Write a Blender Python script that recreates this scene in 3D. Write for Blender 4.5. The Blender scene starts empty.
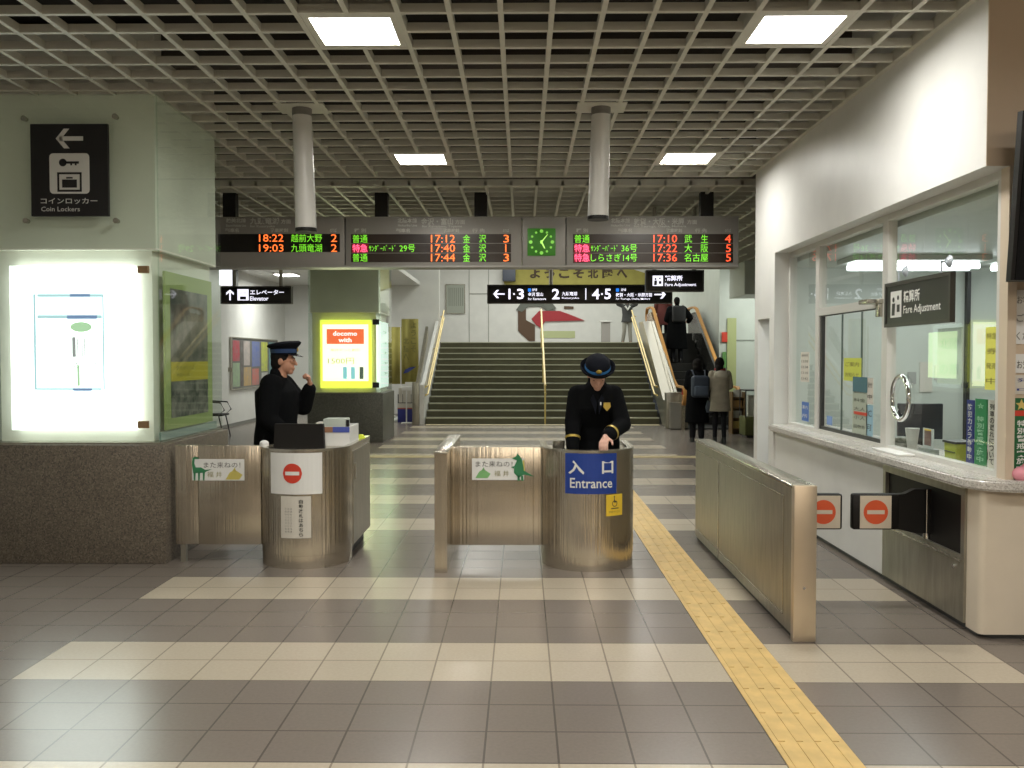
import bpy, bmesh, math, random
from mathutils import Vector, Matrix, Euler
random.seed(7)
R = math.radians
SC = bpy.context.scene
COL = SC.collection
# ------------------------------------------------------------------ camera
F = 900.0
PITCH = math.atan(27 / F)
YAW = math.atan(10 / F)
EYE = 1.62
cd = bpy.data.cameras.new('camera')
cam = bpy.data.objects.new('camera', cd)
COL.objects.link(cam)
cd.sensor_fit = 'HORIZONTAL'
cd.sensor_width = 36
cd.lens = 36 * F / 1024
cd.clip_start = .05
cd.clip_end = 200
cam.location = (0, 0, EYE)
cam.rotation_euler = (R(90) - PITCH, 0, YAW)
SC.camera = cam
# ------------------------------------------------------------------ world + exposure
w = bpy.data.worlds.new('World')
SC.world = w
w.use_nodes = True
w.node_tree.nodes['Background'].inputs[0].default_value = (.05, .055, .06, 1)
w.node_tree.nodes['Background'].inputs[1].default_value = .6
SC.view_settings.view_transform = 'Standard'
SC.view_settings.look = 'None'
SC.view_settings.gamma = 1
SC.view_settings.exposure = 0.0
SC.view_settings.use_curve_mapping = False
LAMP_W = 46        # watts of each louvre ceiling lamp
LAMP_COL = (1.0, .98, .92)


def area(name, loc, sx, sy, power, col=(1, 1, 1), rot=(0, 0, 0), parent=None, spread=180):
    l = bpy.data.lights.new(name, 'AREA')
    l.shape = 'RECTANGLE'
    l.size = sx
    l.size_y = sy
    l.energy = power
    l.color = col
    l.spread = R(spread)
    o = bpy.data.objects.new(name, l)
    o.location = loc
    o.rotation_euler = rot
    COL.objects.link(o)
    if parent:
        o.parent = parent
        o.matrix_parent_inverse = Matrix.Translation(-parent.location)
    return o


# stairwell and far hall lamps (above the view), entrance hall behind the camera, plus added fills
area('stairwell_lamp', (1.0, 30.5, 5.9), 6, 5, 380, (.97, 1, .93))
area('stairwell_lamp', (1.0, 23.5, 5.9), 5, 3, 200, (.97, 1, .93))
area('left_passage_lamp', (-5.4, 22.2, 3.5), 1.2, 1.2, 90, (.97, 1, .93))
area('right_passage_fill', (6.4, 21.0, 3.4), 2.0, 1.0, 75, (.95, 1, .92), (R(25), 0, 0))  # added out of view and tilted to brighten the passage wall
area('entrance_wall_fill', (0, -4.6, 3.6), 12, .5, 120, (1, .88, .74), (R(-50), 0, 0))  # added to brighten the unseen entrance wall that the steel mirrors
area('entrance_hall_lamp', (2.5, -2.2, 3.3), 6, 1.2, 110, (1, .84, .66), (R(28), 0, 0))
area('office_lamp', (4.3, 8.2, 2.5), 2.0, 1.2, 34, (.95, 1, .97))
area('office_lamp', (3.7, 6.2, 2.5), 1.0, 1.2, 14, (.95, 1, .97))


# ------------------------------------------------------------------ pixel -> place (for measuring off the photo)
_RM = Matrix.Rotation(YAW, 3, 'Z') @ Matrix.Rotation(R(90) - PITCH, 3, 'X')


def ray(px, py):
    return _RM @ Vector(((px - 512) / F, -(py - 384) / F, -1))


def atY(px, py, Y):
    d = ray(px, py)
    t = Y / d.y
    return Vector((d.x * t, Y, EYE + d.z * t))


def atX(px, py, X):
    d = ray(px, py)
    t = X / d.x
    return Vector((X, d.y * t, EYE + d.z * t))


# ------------------------------------------------------------------ materials
MATS = {}


def mat(name, col, rough=.5, metal=0., emit=0., ecol=None, spec=.5, noise=0., nscale=20., bump=0., bscale=80.,
        alpha=1., stretch=None, coat=0., col2=None, aniso=0.):
    if name in MATS:
        return MATS[name]
    m = bpy.data.materials.new(name)
    m.use_nodes = True
    nt = m.node_tree
    b = nt.nodes['Principled BSDF']
    c4 = (*col, 1)
    b.inputs['Base Color'].default_value = c4
    b.inputs['Roughness'].default_value = rough
    b.inputs['Metallic'].default_value = metal
    b.inputs['Specular IOR Level'].default_value = spec
    b.inputs['Coat Weight'].default_value = coat
    b.inputs['Anisotropic'].default_value = aniso
    if emit:
        b.inputs['Emission Color'].default_value = (*(ecol or col), 1)
        b.inputs['Emission Strength'].default_value = emit
    if noise or bump or col2:
        tc = nt.nodes.new('ShaderNodeTexCoord')
        mp = nt.nodes.new('ShaderNodeMapping')
        nt.links.new(tc.outputs['Object'], mp.inputs[0])
        if stretch:
            mp.inputs['Scale'].default_value = stretch
    if noise or col2:
        n = nt.nodes.new('ShaderNodeTexNoise')
        n.inputs['Scale'].default_value = nscale
        n.inputs['Detail'].default_value = 4
        nt.links.new(mp.outputs[0], n.inputs['Vector'])
        r = nt.nodes.new('ShaderNodeValToRGB')
        r.color_ramp.elements[0].position = .35
        r.color_ramp.elements[1].position = .65
        if col2:
            r.color_ramp.elements[0].color = (*col2, 1)
            r.color_ramp.elements[1].color = c4
        else:
            r.color_ramp.elements[0].color = (*[max(0, v * (1 - noise)) for v in col], 1)
            r.color_ramp.elements[1].color = (*[min(1, v * (1 + noise)) for v in col], 1)
        nt.links.new(n.outputs['Fac'], r.inputs[0])
        nt.links.new(r.outputs[0], b.inputs['Base Color'])
    if bump:
        n2 = nt.nodes.new('ShaderNodeTexNoise')
        n2.inputs['Scale'].default_value = bscale
        n2.inputs['Detail'].default_value = 3
        nt.links.new(mp.outputs[0], n2.inputs['Vector'])
        bp = nt.nodes.new('ShaderNodeBump')
        bp.inputs['Strength'].default_value = bump
        bp.inputs['Distance'].default_value = .01
        nt.links.new(n2.outputs['Fac'], bp.inputs['Height'])
        nt.links.new(bp.outputs[0], b.inputs['Normal'])
    MATS[name] = m
    return m


def glass_mat(name, tint, refl=1.0, rough=.02, ior=1.45):
    if name in MATS:
        return MATS[name]
    m = bpy.data.materials.new(name)
    m.use_nodes = True
    nt = m.node_tree
    nt.nodes.clear()
    out = nt.nodes.new('ShaderNodeOutputMaterial')
    tr = nt.nodes.new('ShaderNodeBsdfTransparent')
    tr.inputs[0].default_value = (*tint, 1)
    gl = nt.nodes.new('ShaderNodeBsdfGlossy')
    gl.inputs['Roughness'].default_value = rough
    gl.inputs['Color'].default_value = (refl, refl, refl, 1)
    fr = nt.nodes.new('ShaderNodeFresnel')
    fr.inputs[0].default_value = ior
    mx = nt.nodes.new('ShaderNodeMixShader')
    ge = nt.nodes.new('ShaderNodeNewGeometry')
    inv = nt.nodes.new('ShaderNodeMath'); inv.operation = 'SUBTRACT'; inv.inputs[0].default_value = 1
    mu_ = nt.nodes.new('ShaderNodeMath'); mu_.operation = 'MULTIPLY'
    nt.links.new(ge.outputs['Backfacing'], inv.inputs[1])
    nt.links.new(fr.outputs[0], mu_.inputs[0])
    nt.links.new(inv.outputs[0], mu_.inputs[1])
    nt.links.new(mu_.outputs[0], mx.inputs[0])
    nt.links.new(tr.outputs[0], mx.inputs[1])
    nt.links.new(gl.outputs[0], mx.inputs[2])
    nt.links.new(mx.outputs[0], out.inputs[0])
    MATS[name] = m
    return m


def tile_mat(name, col, joint, T=.302, ox=.148, oy=4.45, rough=.3, var=.06):
    m = bpy.data.materials.new(name)
    m.use_nodes = True
    nt = m.node_tree
    b = nt.nodes['Principled BSDF']
    N = nt.nodes.new
    L = nt.links.new
    tc = N('ShaderNodeTexCoord')
    sx = N('ShaderNodeSeparateXYZ')
    L(tc.outputs['Object'], sx.inputs[0])

    def axis(sock, off):
        a = N('ShaderNodeMath'); a.operation = 'SUBTRACT'; a.inputs[1].default_value = off - 60 * T
        L(sock, a.inputs[0])
        d = N('ShaderNodeMath'); d.operation = 'DIVIDE'; d.inputs[1].default_value = T
        L(a.outputs[0], d.inputs[0])
        f = N('ShaderNodeMath'); f.operation = 'FRACT'; L(d.outputs[0], f.inputs[0])
        c = N('ShaderNodeMath'); c.operation = 'SUBTRACT'; c.inputs[1].default_value = .5; L(f.outputs[0], c.inputs[0])
        e = N('ShaderNodeMath'); e.operation = 'ABSOLUTE'; L(c.outputs[0], e.inputs[0])
        g = N('ShaderNodeMath'); g.operation = 'GREATER_THAN'; g.inputs[1].default_value = .5 - .0045 / T; L(e.outputs[0], g.inputs[0])
        fl = N('ShaderNodeMath'); fl.operation = 'FLOOR'; L(d.outputs[0], fl.inputs[0])
        return g.outputs[0], fl.outputs[0]
    gx, fx = axis(sx.outputs[0], ox)
    gy, fy = axis(sx.outputs[1], oy)
    mxx = N('ShaderNodeMath'); mxx.operation = 'MAXIMUM'; L(gx, mxx.inputs[0]); L(gy, mxx.inputs[1])
    cb = N('ShaderNodeCombineXYZ'); L(fx, cb.inputs[0]); L(fy, cb.inputs[1])
    wn = N('ShaderNodeTexWhiteNoise'); wn.noise_dimensions = '2D'; L(cb.outputs[0], wn.inputs['Vector'])
    nz = N('ShaderNodeTexNoise'); nz.inputs['Scale'].default_value = 2.2; nz.inputs['Detail'].default_value = 2
    L(tc.outputs['Object'], nz.inputs['Vector'])
    n3 = N('ShaderNodeTexNoise'); n3.inputs['Scale'].default_value = 60; n3.inputs['Detail'].default_value = 3
    L(tc.outputs['Object'], n3.inputs['Vector'])
    s1 = N('ShaderNodeMath'); s1.operation = 'MULTIPLY_ADD'; s1.inputs[1].default_value = var; s1.inputs[2].default_value = 1 - var / 2
    L(wn.outputs[0], s1.inputs[0])
    s2 = N('ShaderNodeMath'); s2.operation = 'MULTIPLY_ADD'; s2.inputs[1].default_value = .30; s2.inputs[2].default_value = .85
    s2.inputs[0].default_value = .5
    s4 = N('ShaderNodeMath'); s4.operation = 'MULTIPLY_ADD'; s4.inputs[1].default_value = .24; s4.inputs[2].default_value = .88
    L(n3.outputs['Fac'], s4.inputs[0])
    s3 = N('ShaderNodeMath'); s3.operation = 'MULTIPLY'; L(s1.outputs[0], s3.inputs[0]); L(s2.outputs[0], s3.inputs[1])
    s5 = N('ShaderNodeMath'); s5.operation = 'MULTIPLY'; L(s3.outputs[0], s5.inputs[0]); L(s4.outputs[0], s5.inputs[1])
    vm = N('ShaderNodeVectorMath'); vm.operation = 'SCALE'; vm.inputs[0].default_value = col; L(s5.outputs[0], vm.inputs['Scale'])
    mix = N('ShaderNodeMix'); mix.data_type = 'RGBA'; L(mxx.outputs[0], mix.inputs[0]); L(vm.outputs[0], mix.inputs[6]); mix.inputs[7].default_value = (*joint, 1)
    L(mix.outputs[2], b.inputs['Base Color'])
    rr = N('ShaderNodeMath'); rr.operation = 'MULTIPLY_ADD'; rr.inputs[1].default_value = 0; rr.inputs[2].default_value = rough
    rr.inputs[0].default_value = .5
    L(rr.outputs[0], b.inputs['Roughness'])
    bp = N('ShaderNodeBump'); bp.inputs['Strength'].default_value = .25; bp.inputs['Distance'].default_value = .004; bp.invert = True
    L(mxx.outputs[0], bp.inputs['Height']); L(bp.outputs[0], b.inputs['Normal'])
    MATS[name] = m
    return m


def spots_mat(name, cols, scale, rough=.4, bump=0.):
    """granite-like speckle from voronoi cells"""
    m = bpy.data.materials.new(name)
    m.use_nodes = True
    nt = m.node_tree
    b = nt.nodes['Principled BSDF']
    b.inputs['Roughness'].default_value = rough
    tc = nt.nodes.new('ShaderNodeTexCoord')
    v = nt.nodes.new('ShaderNodeTexVoronoi')
    v.inputs['Scale'].default_value = scale
    nt.links.new(tc.outputs['Object'], v.inputs['Vector'])
    sp = nt.nodes.new('ShaderNodeSeparateColor')
    nt.links.new(v.outputs['Color'], sp.inputs[0])
    r = nt.nodes.new('ShaderNodeValToRGB')
    r.color_ramp.interpolation = 'CONSTANT'
    while len(r.color_ramp.elements) < len(cols):
        r.color_ramp.elements.new(.5)
    for i, c in enumerate(cols):
        r.color_ramp.elements[i].position = i / len(cols)
        r.color_ramp.elements[i].color = (*c, 1)
    nt.links.new(sp.outputs[0], r.inputs[0])
    n = nt.nodes.new('ShaderNodeTexNoise'); n.inputs['Scale'].default_value = 5; n.inputs['Detail'].default_value = 6
    nt.links.new(tc.outputs['Object'], n.inputs['Vector'])
    mx = nt.nodes.new('ShaderNodeMix'); mx.data_type = 'RGBA'; mx.blend_type = 'MULTIPLY'; mx.inputs[0].default_value = .35
    nt.links.new(r.outputs[0], mx.inputs[6]); nt.links.new(n.outputs['Fac'], mx.inputs[7])
    nt.links.new(mx.outputs[2], b.inputs['Base Color'])
    MATS[name] = m
    return m


WALL = mat('white_wall_paint', (.70, .695, .665), .42, noise=.03, nscale=3)
WALLG = mat('pale_green_white_panel', (.56, .60, .55), .4, noise=.03, nscale=3)
CREAM = mat('cream_panel', (.66, .58, .46), .4, noise=.03, nscale=3)
TAN = mat('tan_wall_and_shade', (.58, .46, .33), .5, noise=.03, nscale=3)
LOUVRE = mat('louvre_paint', (.60, .585, .50), .5)
DARKV = mat('dark_plenum', (.022, .02, .017), .9)
FDARK = tile_mat('dark_floor_tile', (.185, .157, .133), (.095, .082, .07), rough=.27)
FLIGHT = tile_mat('cream_floor_tile', (.45, .39, .30), (.24, .20, .155), rough=.27)
YEL = mat('tactile_yellow', (.60, .415, .15), .5, noise=.10, nscale=9)
CREAMT = mat('tactile_cream', (.50, .42, .24), .5, noise=.10, nscale=9)
STEEL = mat('brushed_steel', (.58, .52, .42), .24, .95, noise=.08, nscale=6, stretch=(12, 12, .02), bump=.45, bscale=5)
STEELC = mat('polished_booth_steel', (.60, .55, .46), .15, .95, stretch=(14, 14, .015), bump=.95, bscale=4)
STEELP = mat('dull_steel_panel', (.36, .34, .28), .38, .85, noise=.10, nscale=4, stretch=(6, 6, 1), bump=.04, bscale=20)
STEELT = mat('steel_trim', (.55, .53, .46), .25, .95)
CHROME = mat('chrome', (.75, .75, .75), .1, 1.)
BLACKM = mat('black_plastic', (.008, .007, .006), .5, spec=.3)
BLACKF = mat('black_frame', (.03, .03, .03), .4)
GRANITE = spots_mat('brown_granite', [(.14, .115, .085), (.185, .155, .115), (.16, .135, .10), (.235, .20, .15), (.10, .085, .065), (.17, .14, .105)], 110, .4)
GRANITED = spots_mat('grey_granite', [(.10, .105, .085), (.13, .135, .11), (.12, .12, .10), (.16, .165, .13)], 80, .4)
MARBLE = spots_mat('speckled_counter_stone', [(.70, .67, .61), (.60, .57, .52), (.74, .71, .66), (.48, .45, .41), (.66, .63, .58), (.76, .73, .68)], 130, .25)
CORE = mat('column_core_paint', (.84, .83, .74), .5, noise=.05, nscale=2)
COLGLASS = glass_mat('green_column_glass', (.93, .965, .94), 1.0, .03, 1.4)
CLEAR = glass_mat('clear_window_glass', (.965, .98, .97), 1.0, .01, 1.4)
SIGNB = mat('sign_black', (.012, .011, .012), .35)
SIGNF = mat('sign_frame_dark', (.05, .047, .042), .4, .3)
WHITEP = mat('sign_white_print', (.72, .72, .68), .5)
LITW = mat('backlit_white', (.9, .9, .9), .5, emit=1.3, ecol=(.86, .85, 1))
LITB = mat('backlit_blue', (.02, .2, .9), .5, emit=1.0, ecol=(.02, .25, 1))
BOARD = mat('board_grey_shell', (.33, .315, .29), .45, .2)
BOARDT = mat('board_print', (.62, .62, .58), .5)
LEDBG = mat('led_dark_window', (.030, .018, .012), .3)
LEDBG2 = mat('led_black_window', (.008, .006, .005), .3)
LEDR = mat('led_red', (.9, .1, .03), .5, emit=1.5, ecol=(1, .09, .03))
LEDO = mat('led_orange', (.9, .2, .03), .5, emit=1.6, ecol=(1, .17, .03))
LEDG = mat('led_green', (.2, .8, .05), .5, emit=.95, ecol=(.22, .80, .03))
LEDP = mat('led_pink', (.9, .1, .2), .5, emit=1.7, ecol=(1, .10, .22))
LEDPD = mat('led_pink_dim', (.15, .01, .02), .5, emit=.14, ecol=(1, .01, .05))
DIFF = mat('lamp_diffuser', (1, 1, 1), .5, emit=7, ecol=(1, .98, 1))
PAPER = mat('paper_white', (.62, .59, .52), .6)
PAPERW = mat('paper_bright', (.75, .75, .72), .6)
REDS = mat('no_entry_red', (.62, .05, .025), .45)
ORANGES = mat('no_entry_orange', (.70, .10, .03), .45)
BLUES = mat('sign_blue', (.012, .045, .26), .4)
YELS = mat('sticker_yellow', (.75, .52, .04), .5)
INK = mat('dark_ink', (.05, .05, .04), .6)
INKO = mat('olive_ink', (.24, .22, .06), .6)
GREEND = mat('dinosaur_green', (.03, .20, .08), .6)
GREENL = mat('dinosaur_light_green', (.20, .46, .17), .6)
YELLOWD = mat('dinosaur_yellow', (.58, .50, .12), .6)
COATM = mat('black_wool', (.005, .0054, .006), .95, bump=.15, bscale=200, spec=.08)
TROUS = mat('dark_trousers', (.010, .010, .012), .85, spec=.2)
SHOE = mat('black_shoe_leather', (.008, .008, .008), .35)
SKIN = mat('skin', (.48, .24, .15), .55)
SKINL = mat('skin_light', (.62, .36, .27), .55)
HAIR = mat('dark_hair', (.008, .006, .005), .85, spec=.2)
NAVY = mat('navy_cap_cloth', (.005, .006, .010), .9, spec=.15)
BANDM = mat('cap_band_blue', (.015, .045, .13), .5)
BANDL = mat('cap_cord_light_blue', (.04, .18, .42), .5)
GOLD = mat('gold_thread', (.48, .34, .07), .4, .5)
STAIRD = mat('stair_riser_dark', (.085, .080, .042), .6, noise=.08, nscale=6)
STAIRT = mat('stair_tread', (.13, .12, .075), .5, noise=.08, nscale=6)
NOSING = mat('stair_nosing_cream', (.46, .46, .34), .45)
BRASS = mat('brass_handrail', (.66, .50, .18), .35, .4)
ORAIL = mat('orange_rubber_handrail', (.52, .25, .06), .45)
ESCD = mat('escalator_dark_steps', (.03, .03, .028), .5, .4)
BANNERY = mat('olive_yellow_cloth', (.36, .32, .08), .75, noise=.06, nscale=4)
BROWNI = mat('brown_ink', (.06, .035, .02), .7)
BLUEI = mat('blue_ink', (.04, .06, .25), .6)
EYEM = mat('dark_eye', (.02, .015, .012), .3)


# ------------------------------------------------------------------ mesh builder
_TXT = {}


def text_geo(s, bold=0.):
    k = (s, bold)
    if k in _TXT:
        return _TXT[k]
    cu = bpy.data.curves.new('t', 'FONT')
    cu.body = s
    cu.size = 1
    cu.resolution_u = 2
    cu.offset = bold
    o = bpy.data.objects.new('t', cu)
    COL.objects.link(o)
    dg = bpy.context.evaluated_depsgraph_get()
    me = o.evaluated_get(dg).to_mesh()
    vs = [(v.co.x, v.co.y) for v in me.vertices]
    fs = [tuple(p.vertices) for p in me.polygons]
    o.evaluated_get(dg).to_mesh_clear()
    bpy.data.objects.remove(o)
    bpy.data.curves.remove(cu)
    if vs:
        x0 = min(v[0] for v in vs); x1 = max(v[0] for v in vs)
        y0 = min(v[1] for v in vs); y1 = max(v[1] for v in vs)
        sx = max(x1 - x0, 1e-4); sy = max(y1 - y0, 1e-4)
        vs = [((v[0] - x0) / sx - .5, (v[1] - y0) / sy - .5) for v in vs]
        asp = sx / sy
    else:
        asp = 1
    _TXT[k] = (vs, fs, asp)
    return _TXT[k]


class MB:
    def __init__(s):
        s.bm = bmesh.new()

    def face(s, pts):
        vs = [s.bm.verts.new(p) for p in pts]
        try:
            return s.bm.faces.new(vs)
        except ValueError:
            return None

    def box(s, x0, y0, z0, x1, y1, z1, bev=0., seg=2, M=None):
        g = bmesh.ops.create_cube(s.bm, size=1)
        T = Matrix.Translation(((x0 + x1) / 2, (y0 + y1) / 2, (z0 + z1) / 2)) @ Matrix.Diagonal((abs(x1 - x0), abs(y1 - y0), abs(z1 - z0), 1))
        if M is not None:
            T = M @ T
        bmesh.ops.transform(s.bm, matrix=T, verts=g['verts'])
        if bev:
            es = list({e for v in g['verts'] for e in v.link_edges})
            bmesh.ops.bevel(s.bm, geom=es, offset=bev, segments=seg, profile=.5, affect='EDGES')
        return s

    def prism(s, poly, a, b, axis='y'):
        """poly: 2D outline; extruded from a to b along axis. y: (x,z); x: (y,z); z: (x,y)"""
        def P(u, v, t):
            return {'y': (u, t, v), 'x': (t, u, v), 'z': (u, v, t)}[axis]
        v0 = [s.bm.verts.new(P(u, v, a)) for u, v in poly]
        v1 = [s.bm.verts.new(P(u, v, b)) for u, v in poly]
        n = len(poly)
        s.bm.faces.new(v0)
        s.bm.faces.new(list(reversed(v1)))
        for i in range(n):
            s.bm.faces.new((v0[i], v1[i], v1[(i + 1) % n], v0[(i + 1) % n]))
        return s

    def ringpoly(s, outer, inner, z0, z1):
        """wall between two open outlines of the same length (x,y), extruded z0..z1"""
        n = len(outer)
        A = [[s.bm.verts.new((p[0], p[1], z)) for p in o] for z in (z0, z1) for o in (outer, inner)]
        lo, li, uo, ui = A
        for i in range(n - 1):
            s.bm.faces.new((lo[i], lo[i + 1], uo[i + 1], uo[i]))
            s.bm.faces.new((li[i + 1], li[i], ui[i], ui[i + 1]))
            s.bm.faces.new((uo[i], uo[i + 1], ui[i + 1], ui[i]))
            s.bm.faces.new((lo[i + 1], lo[i], li[i], li[i + 1]))
        for i in (0, n - 1):
            s.bm.faces.new((lo[i], uo[i], ui[i], li[i]))
        return s

    def cone(s, p0, r0, p1, r1, seg=16, caps=True):
        p0 = Vector(p0); p1 = Vector(p1)
        d = (p1 - p0)
        q = d.to_track_quat('Z', 'Y').to_matrix()
        a = [s.bm.verts.new(p0 + q @ Vector((r0 * math.cos(t), r0 * math.sin(t), 0))) for t in [2 * math.pi * i / seg for i in range(seg)]]
        b = [s.bm.verts.new(p1 + q @ Vector((r1 * math.cos(t), r1 * math.sin(t), 0))) for t in [2 * math.pi * i / seg for i in range(seg)]]
        for i in range(seg):
            s.bm.faces.new((a[i], a[(i + 1) % seg], b[(i + 1) % seg], b[i]))
        if caps:
            s.bm.faces.new(list(reversed(a)))
            s.bm.faces.new(b)
        return s

    def tube(s, pts, r, seg=8, closed=False):
        pts = [Vector(p) for p in pts]
        n = len(pts)
        rings = []
        up = Vector((0, 0, 1))
        for i, p in enumerate(pts):
            if closed:
                d = (pts[(i + 1) % n] - pts[i - 1])
            else:
                d = pts[min(i + 1, n - 1)] - pts[max(i - 1, 0)]
            d.normalize()
            a = d.cross(up)
            if a.length < .05:
                a = d.cross(Vector((1, 0, 0)))
            a.normalize()
            b = a.cross(d).normalized()
            rings.append([s.bm.verts.new(p + r * (a * math.cos(t) + b * math.sin(t))) for t in [2 * math.pi * k / seg for k in range(seg)]])
        m = n if closed else n - 1
        for i in range(m):
            A = rings[i]; B = rings[(i + 1) % n]
            for k in range(seg):
                s.bm.faces.new((A[k], A[(k + 1) % seg], B[(k + 1) % seg], B[k]))
        if not closed:
            s.bm.faces.new(list(reversed(rings[0])))
            s.bm.faces.new(rings[-1])
        return s

    def bar(s, pts, hx, hz):
        """rectangular section swept along pts in a plane X=const (hx half width in X, hz half height)"""
        rings = []
        pts = [Vector(p) for p in pts]
        n = len(pts)
        for i, p in enumerate(pts):
            d = (pts[min(i + 1, n - 1)] - pts[max(i - 1, 0)]).normalized()
            nrm = Vector((0, -d.z, d.y))
            rings.append([s.bm.verts.new(p + Vector((sx * hx, 0, 0)) + nrm * (sz * hz)) for sx, sz in ((-1, -1), (1, -1), (1, 1), (-1, 1))])
        for i in range(n - 1):
            for k in range(4):
                s.bm.faces.new((rings[i][k], rings[i][(k + 1) % 4], rings[i + 1][(k + 1) % 4], rings[i + 1][k]))
        s.bm.faces.new(list(reversed(rings[0])))
        s.bm.faces.new(rings[-1])
        return s

    def sphere(s, c, r, M=None, u=16, v=10):
        if isinstance(r, (int, float)):
            r = (r, r, r)
        g = bmesh.ops.create_uvsphere(s.bm, u_segments=u, v_segments=v, radius=1)
        T = Matrix.Translation(c) @ Matrix.Diagonal((*r, 1))
        if M is not None:
            T = M @ T
        bmesh.ops.transform(s.bm, matrix=T, verts=g['verts'])
        return s

    def capsule(s, p0, r0, p1, r1, seg=14):
        p0 = Vector(p0); p1 = Vector(p1)
        s.cone(p0, r0, p1, r1, seg)
        s.sphere(p0, r0 * .999, u=seg, v=8)
        s.sphere(p1, r1 * .999, u=seg, v=8)
        return s

    def loft(s, rings, seg=24, M=None, power=1.):
        """rings: (cx,cy,cz,rx,ry[,tilt about x])"""
        vs = []
        for rg in rings:
            cx, cy, cz, rx, ry = rg[:5]
            tl = rg[5] if len(rg) > 5 else 0
            row = []
            for i in range(seg):
                t = 2 * math.pi * i / seg
                c, q = math.cos(t), math.sin(t)
                c = math.copysign(abs(c) ** power, c); q = math.copysign(abs(q) ** power, q)
                p = Vector((cx + rx * c, cy + ry * q * math.cos(tl), cz + ry * q * math.sin(tl)))
                if M is not None:
                    p = M @ p
                row.append(s.bm.verts.new(p))
            vs.append(row)
        for a, b in zip(vs, vs[1:]):
            for i in range(seg):
                s.bm.faces.new((a[i], a[(i + 1) % seg], b[(i + 1) % seg], b[i]))
        s.bm.faces.new(list(reversed(vs[0])))
        s.bm.faces.new(vs[-1])
        return s

    def text(s, txt, c, w=None, h=None, right=(1, 0, 0), up=(0, 0, 1), bold=0., fn=None):
        vs, fs, asp = text_geo(txt, bold)
        if w is None:
            w = h * asp
        if h is None:
            h = w / asp
        c = Vector(c); right = Vector(right); up = Vector(up)
        if fn:
            bv = [s.bm.verts.new(fn(x * w, y * h)) for x, y in vs]
        else:
            bv = [s.bm.verts.new(c + right * (x * w) + up * (y * h)) for x, y in vs]
        for f in fs:
            try:
                s.bm.faces.new([bv[i] for i in f])
            except ValueError:
                pass
        return s

    def vtext(s, txt, c, w, h, right=(1, 0, 0), up=(0, 0, 1), bold=0., fill=.86):
        c = Vector(c); up = Vector(up)
        n = len(txt)
        for i, ch in enumerate(txt):
            s.text(ch, c + up * (h * (.5 - (i + .5) / n)), w, h / n * fill, right, up, bold)
        return s

    def poly2(s, pts, c, right=(1, 0, 0), up=(0, 0, 1), sc=1.):
        c = Vector(c); right = Vector(right); up = Vector(up)
        f = s.face([c + right * (x * sc) + up * (y * sc) for x, y in pts])
        return s

    def disc(s, c, r, right=(1, 0, 0), up=(0, 0, 1), seg=28, ry=None):
        return s.poly2([(r * math.cos(2 * math.pi * i / seg), (ry or r) * math.sin(2 * math.pi * i / seg)) for i in range(seg)], c, right, up)

    def rect(s, c, w, h, right=(1, 0, 0), up=(0, 0, 1)):
        return s.poly2([(-w / 2, -h / 2), (w / 2, -h / 2), (w / 2, h / 2), (-w / 2, h / 2)], c, right, up)

    def build(s, name, m, parent=None, local=False, smooth=True, normals=True):
        if normals:
            bmesh.ops.recalc_face_normals(s.bm, faces=s.bm.faces)
        me = bpy.data.meshes.new(name)
        s.bm.to_mesh(me)
        s.bm.free()
        ms = m if isinstance(m, (list, tuple)) else [m]
        for q in ms:
            me.materials.append(q)
        if smooth and len(me.polygons):
            me.polygons.foreach_set('use_smooth', [True] * len(me.polygons))
            me.set_sharp_from_angle(angle=R(38))
        o = bpy.data.objects.new(name, me)
        COL.objects.link(o)
        if parent:
            o.parent = parent
            if not local and parent.type == 'EMPTY':
                o.matrix_parent_inverse = (Matrix.Translation(parent.location) @ parent.rotation_euler.to_matrix().to_4x4()).inverted()
        return o


def tag(o, label=None, cat=None, group=None, kind=None):
    if label: o['label'] = label
    if cat: o['category'] = cat
    if group: o['group'] = group
    if kind: o['kind'] = kind
    return o


def thing(name, label, cat, loc, group=None, rotz=0):
    o = bpy.data.objects.new(name, None)
    o.empty_display_size = .1
    COL.objects.link(o)
    o.location = loc
    o.rotation_euler = (0, 0, rotz)
    return tag(o, label, cat, group)


def struct(name, mb, m, parent=None, smooth=True):
    o = mb.build(name, m, parent, smooth=smooth)
    if parent is None:
        o['kind'] = 'structure'
    return o


def copy_tree(o, parent=None):
    c = o.copy()
    COL.objects.link(c)
    if parent:
        c.parent = parent
        c.matrix_parent_inverse = o.matrix_parent_inverse.copy()
    for ch in list(o.children):
        copy_tree(ch, c)
    return c


# ================================================================== SETTING
# ---- floor: dark tiles with cream bands
XL, XR = .148 - 9 * .302, .148 + 8 * .302
bands = [(-.08, .52), (1.43, 2.034), (2.936, 3.54), (4.45, 5.054), (5.96, 6.564), (8.375, 8.98)]
y = 8.375 + 1.51
while y < 21:
    bands.append((y, y + .604))
    y += 1.51
fm = MB()
prev = -7.0
for a, b in bands:
    fm.face([(-9, prev, 0), (10, prev, 0), (10, a, 0), (-9, a, 0)]).material_index = 0
    fm.face([(-9, a, 0), (XL, a, 0), (XL, b, 0), (-9, b, 0)]).material_index = 0
    fm.face([(XL, a, 0), (XR, a, 0), (XR, b, 0), (XL, b, 0)]).material_index = 1
    fm.face([(XR, a, 0), (10, a, 0), (10, b, 0), (XR, b, 0)]).material_index = 0
    prev = b
fm.face([(-9, prev, 0), (10, prev, 0), (10, 26.2, 0), (-9, 26.2, 0)]).material_index = 0
fl = struct('floor', fm, [FDARK, FLIGHT], smooth=False)

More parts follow.
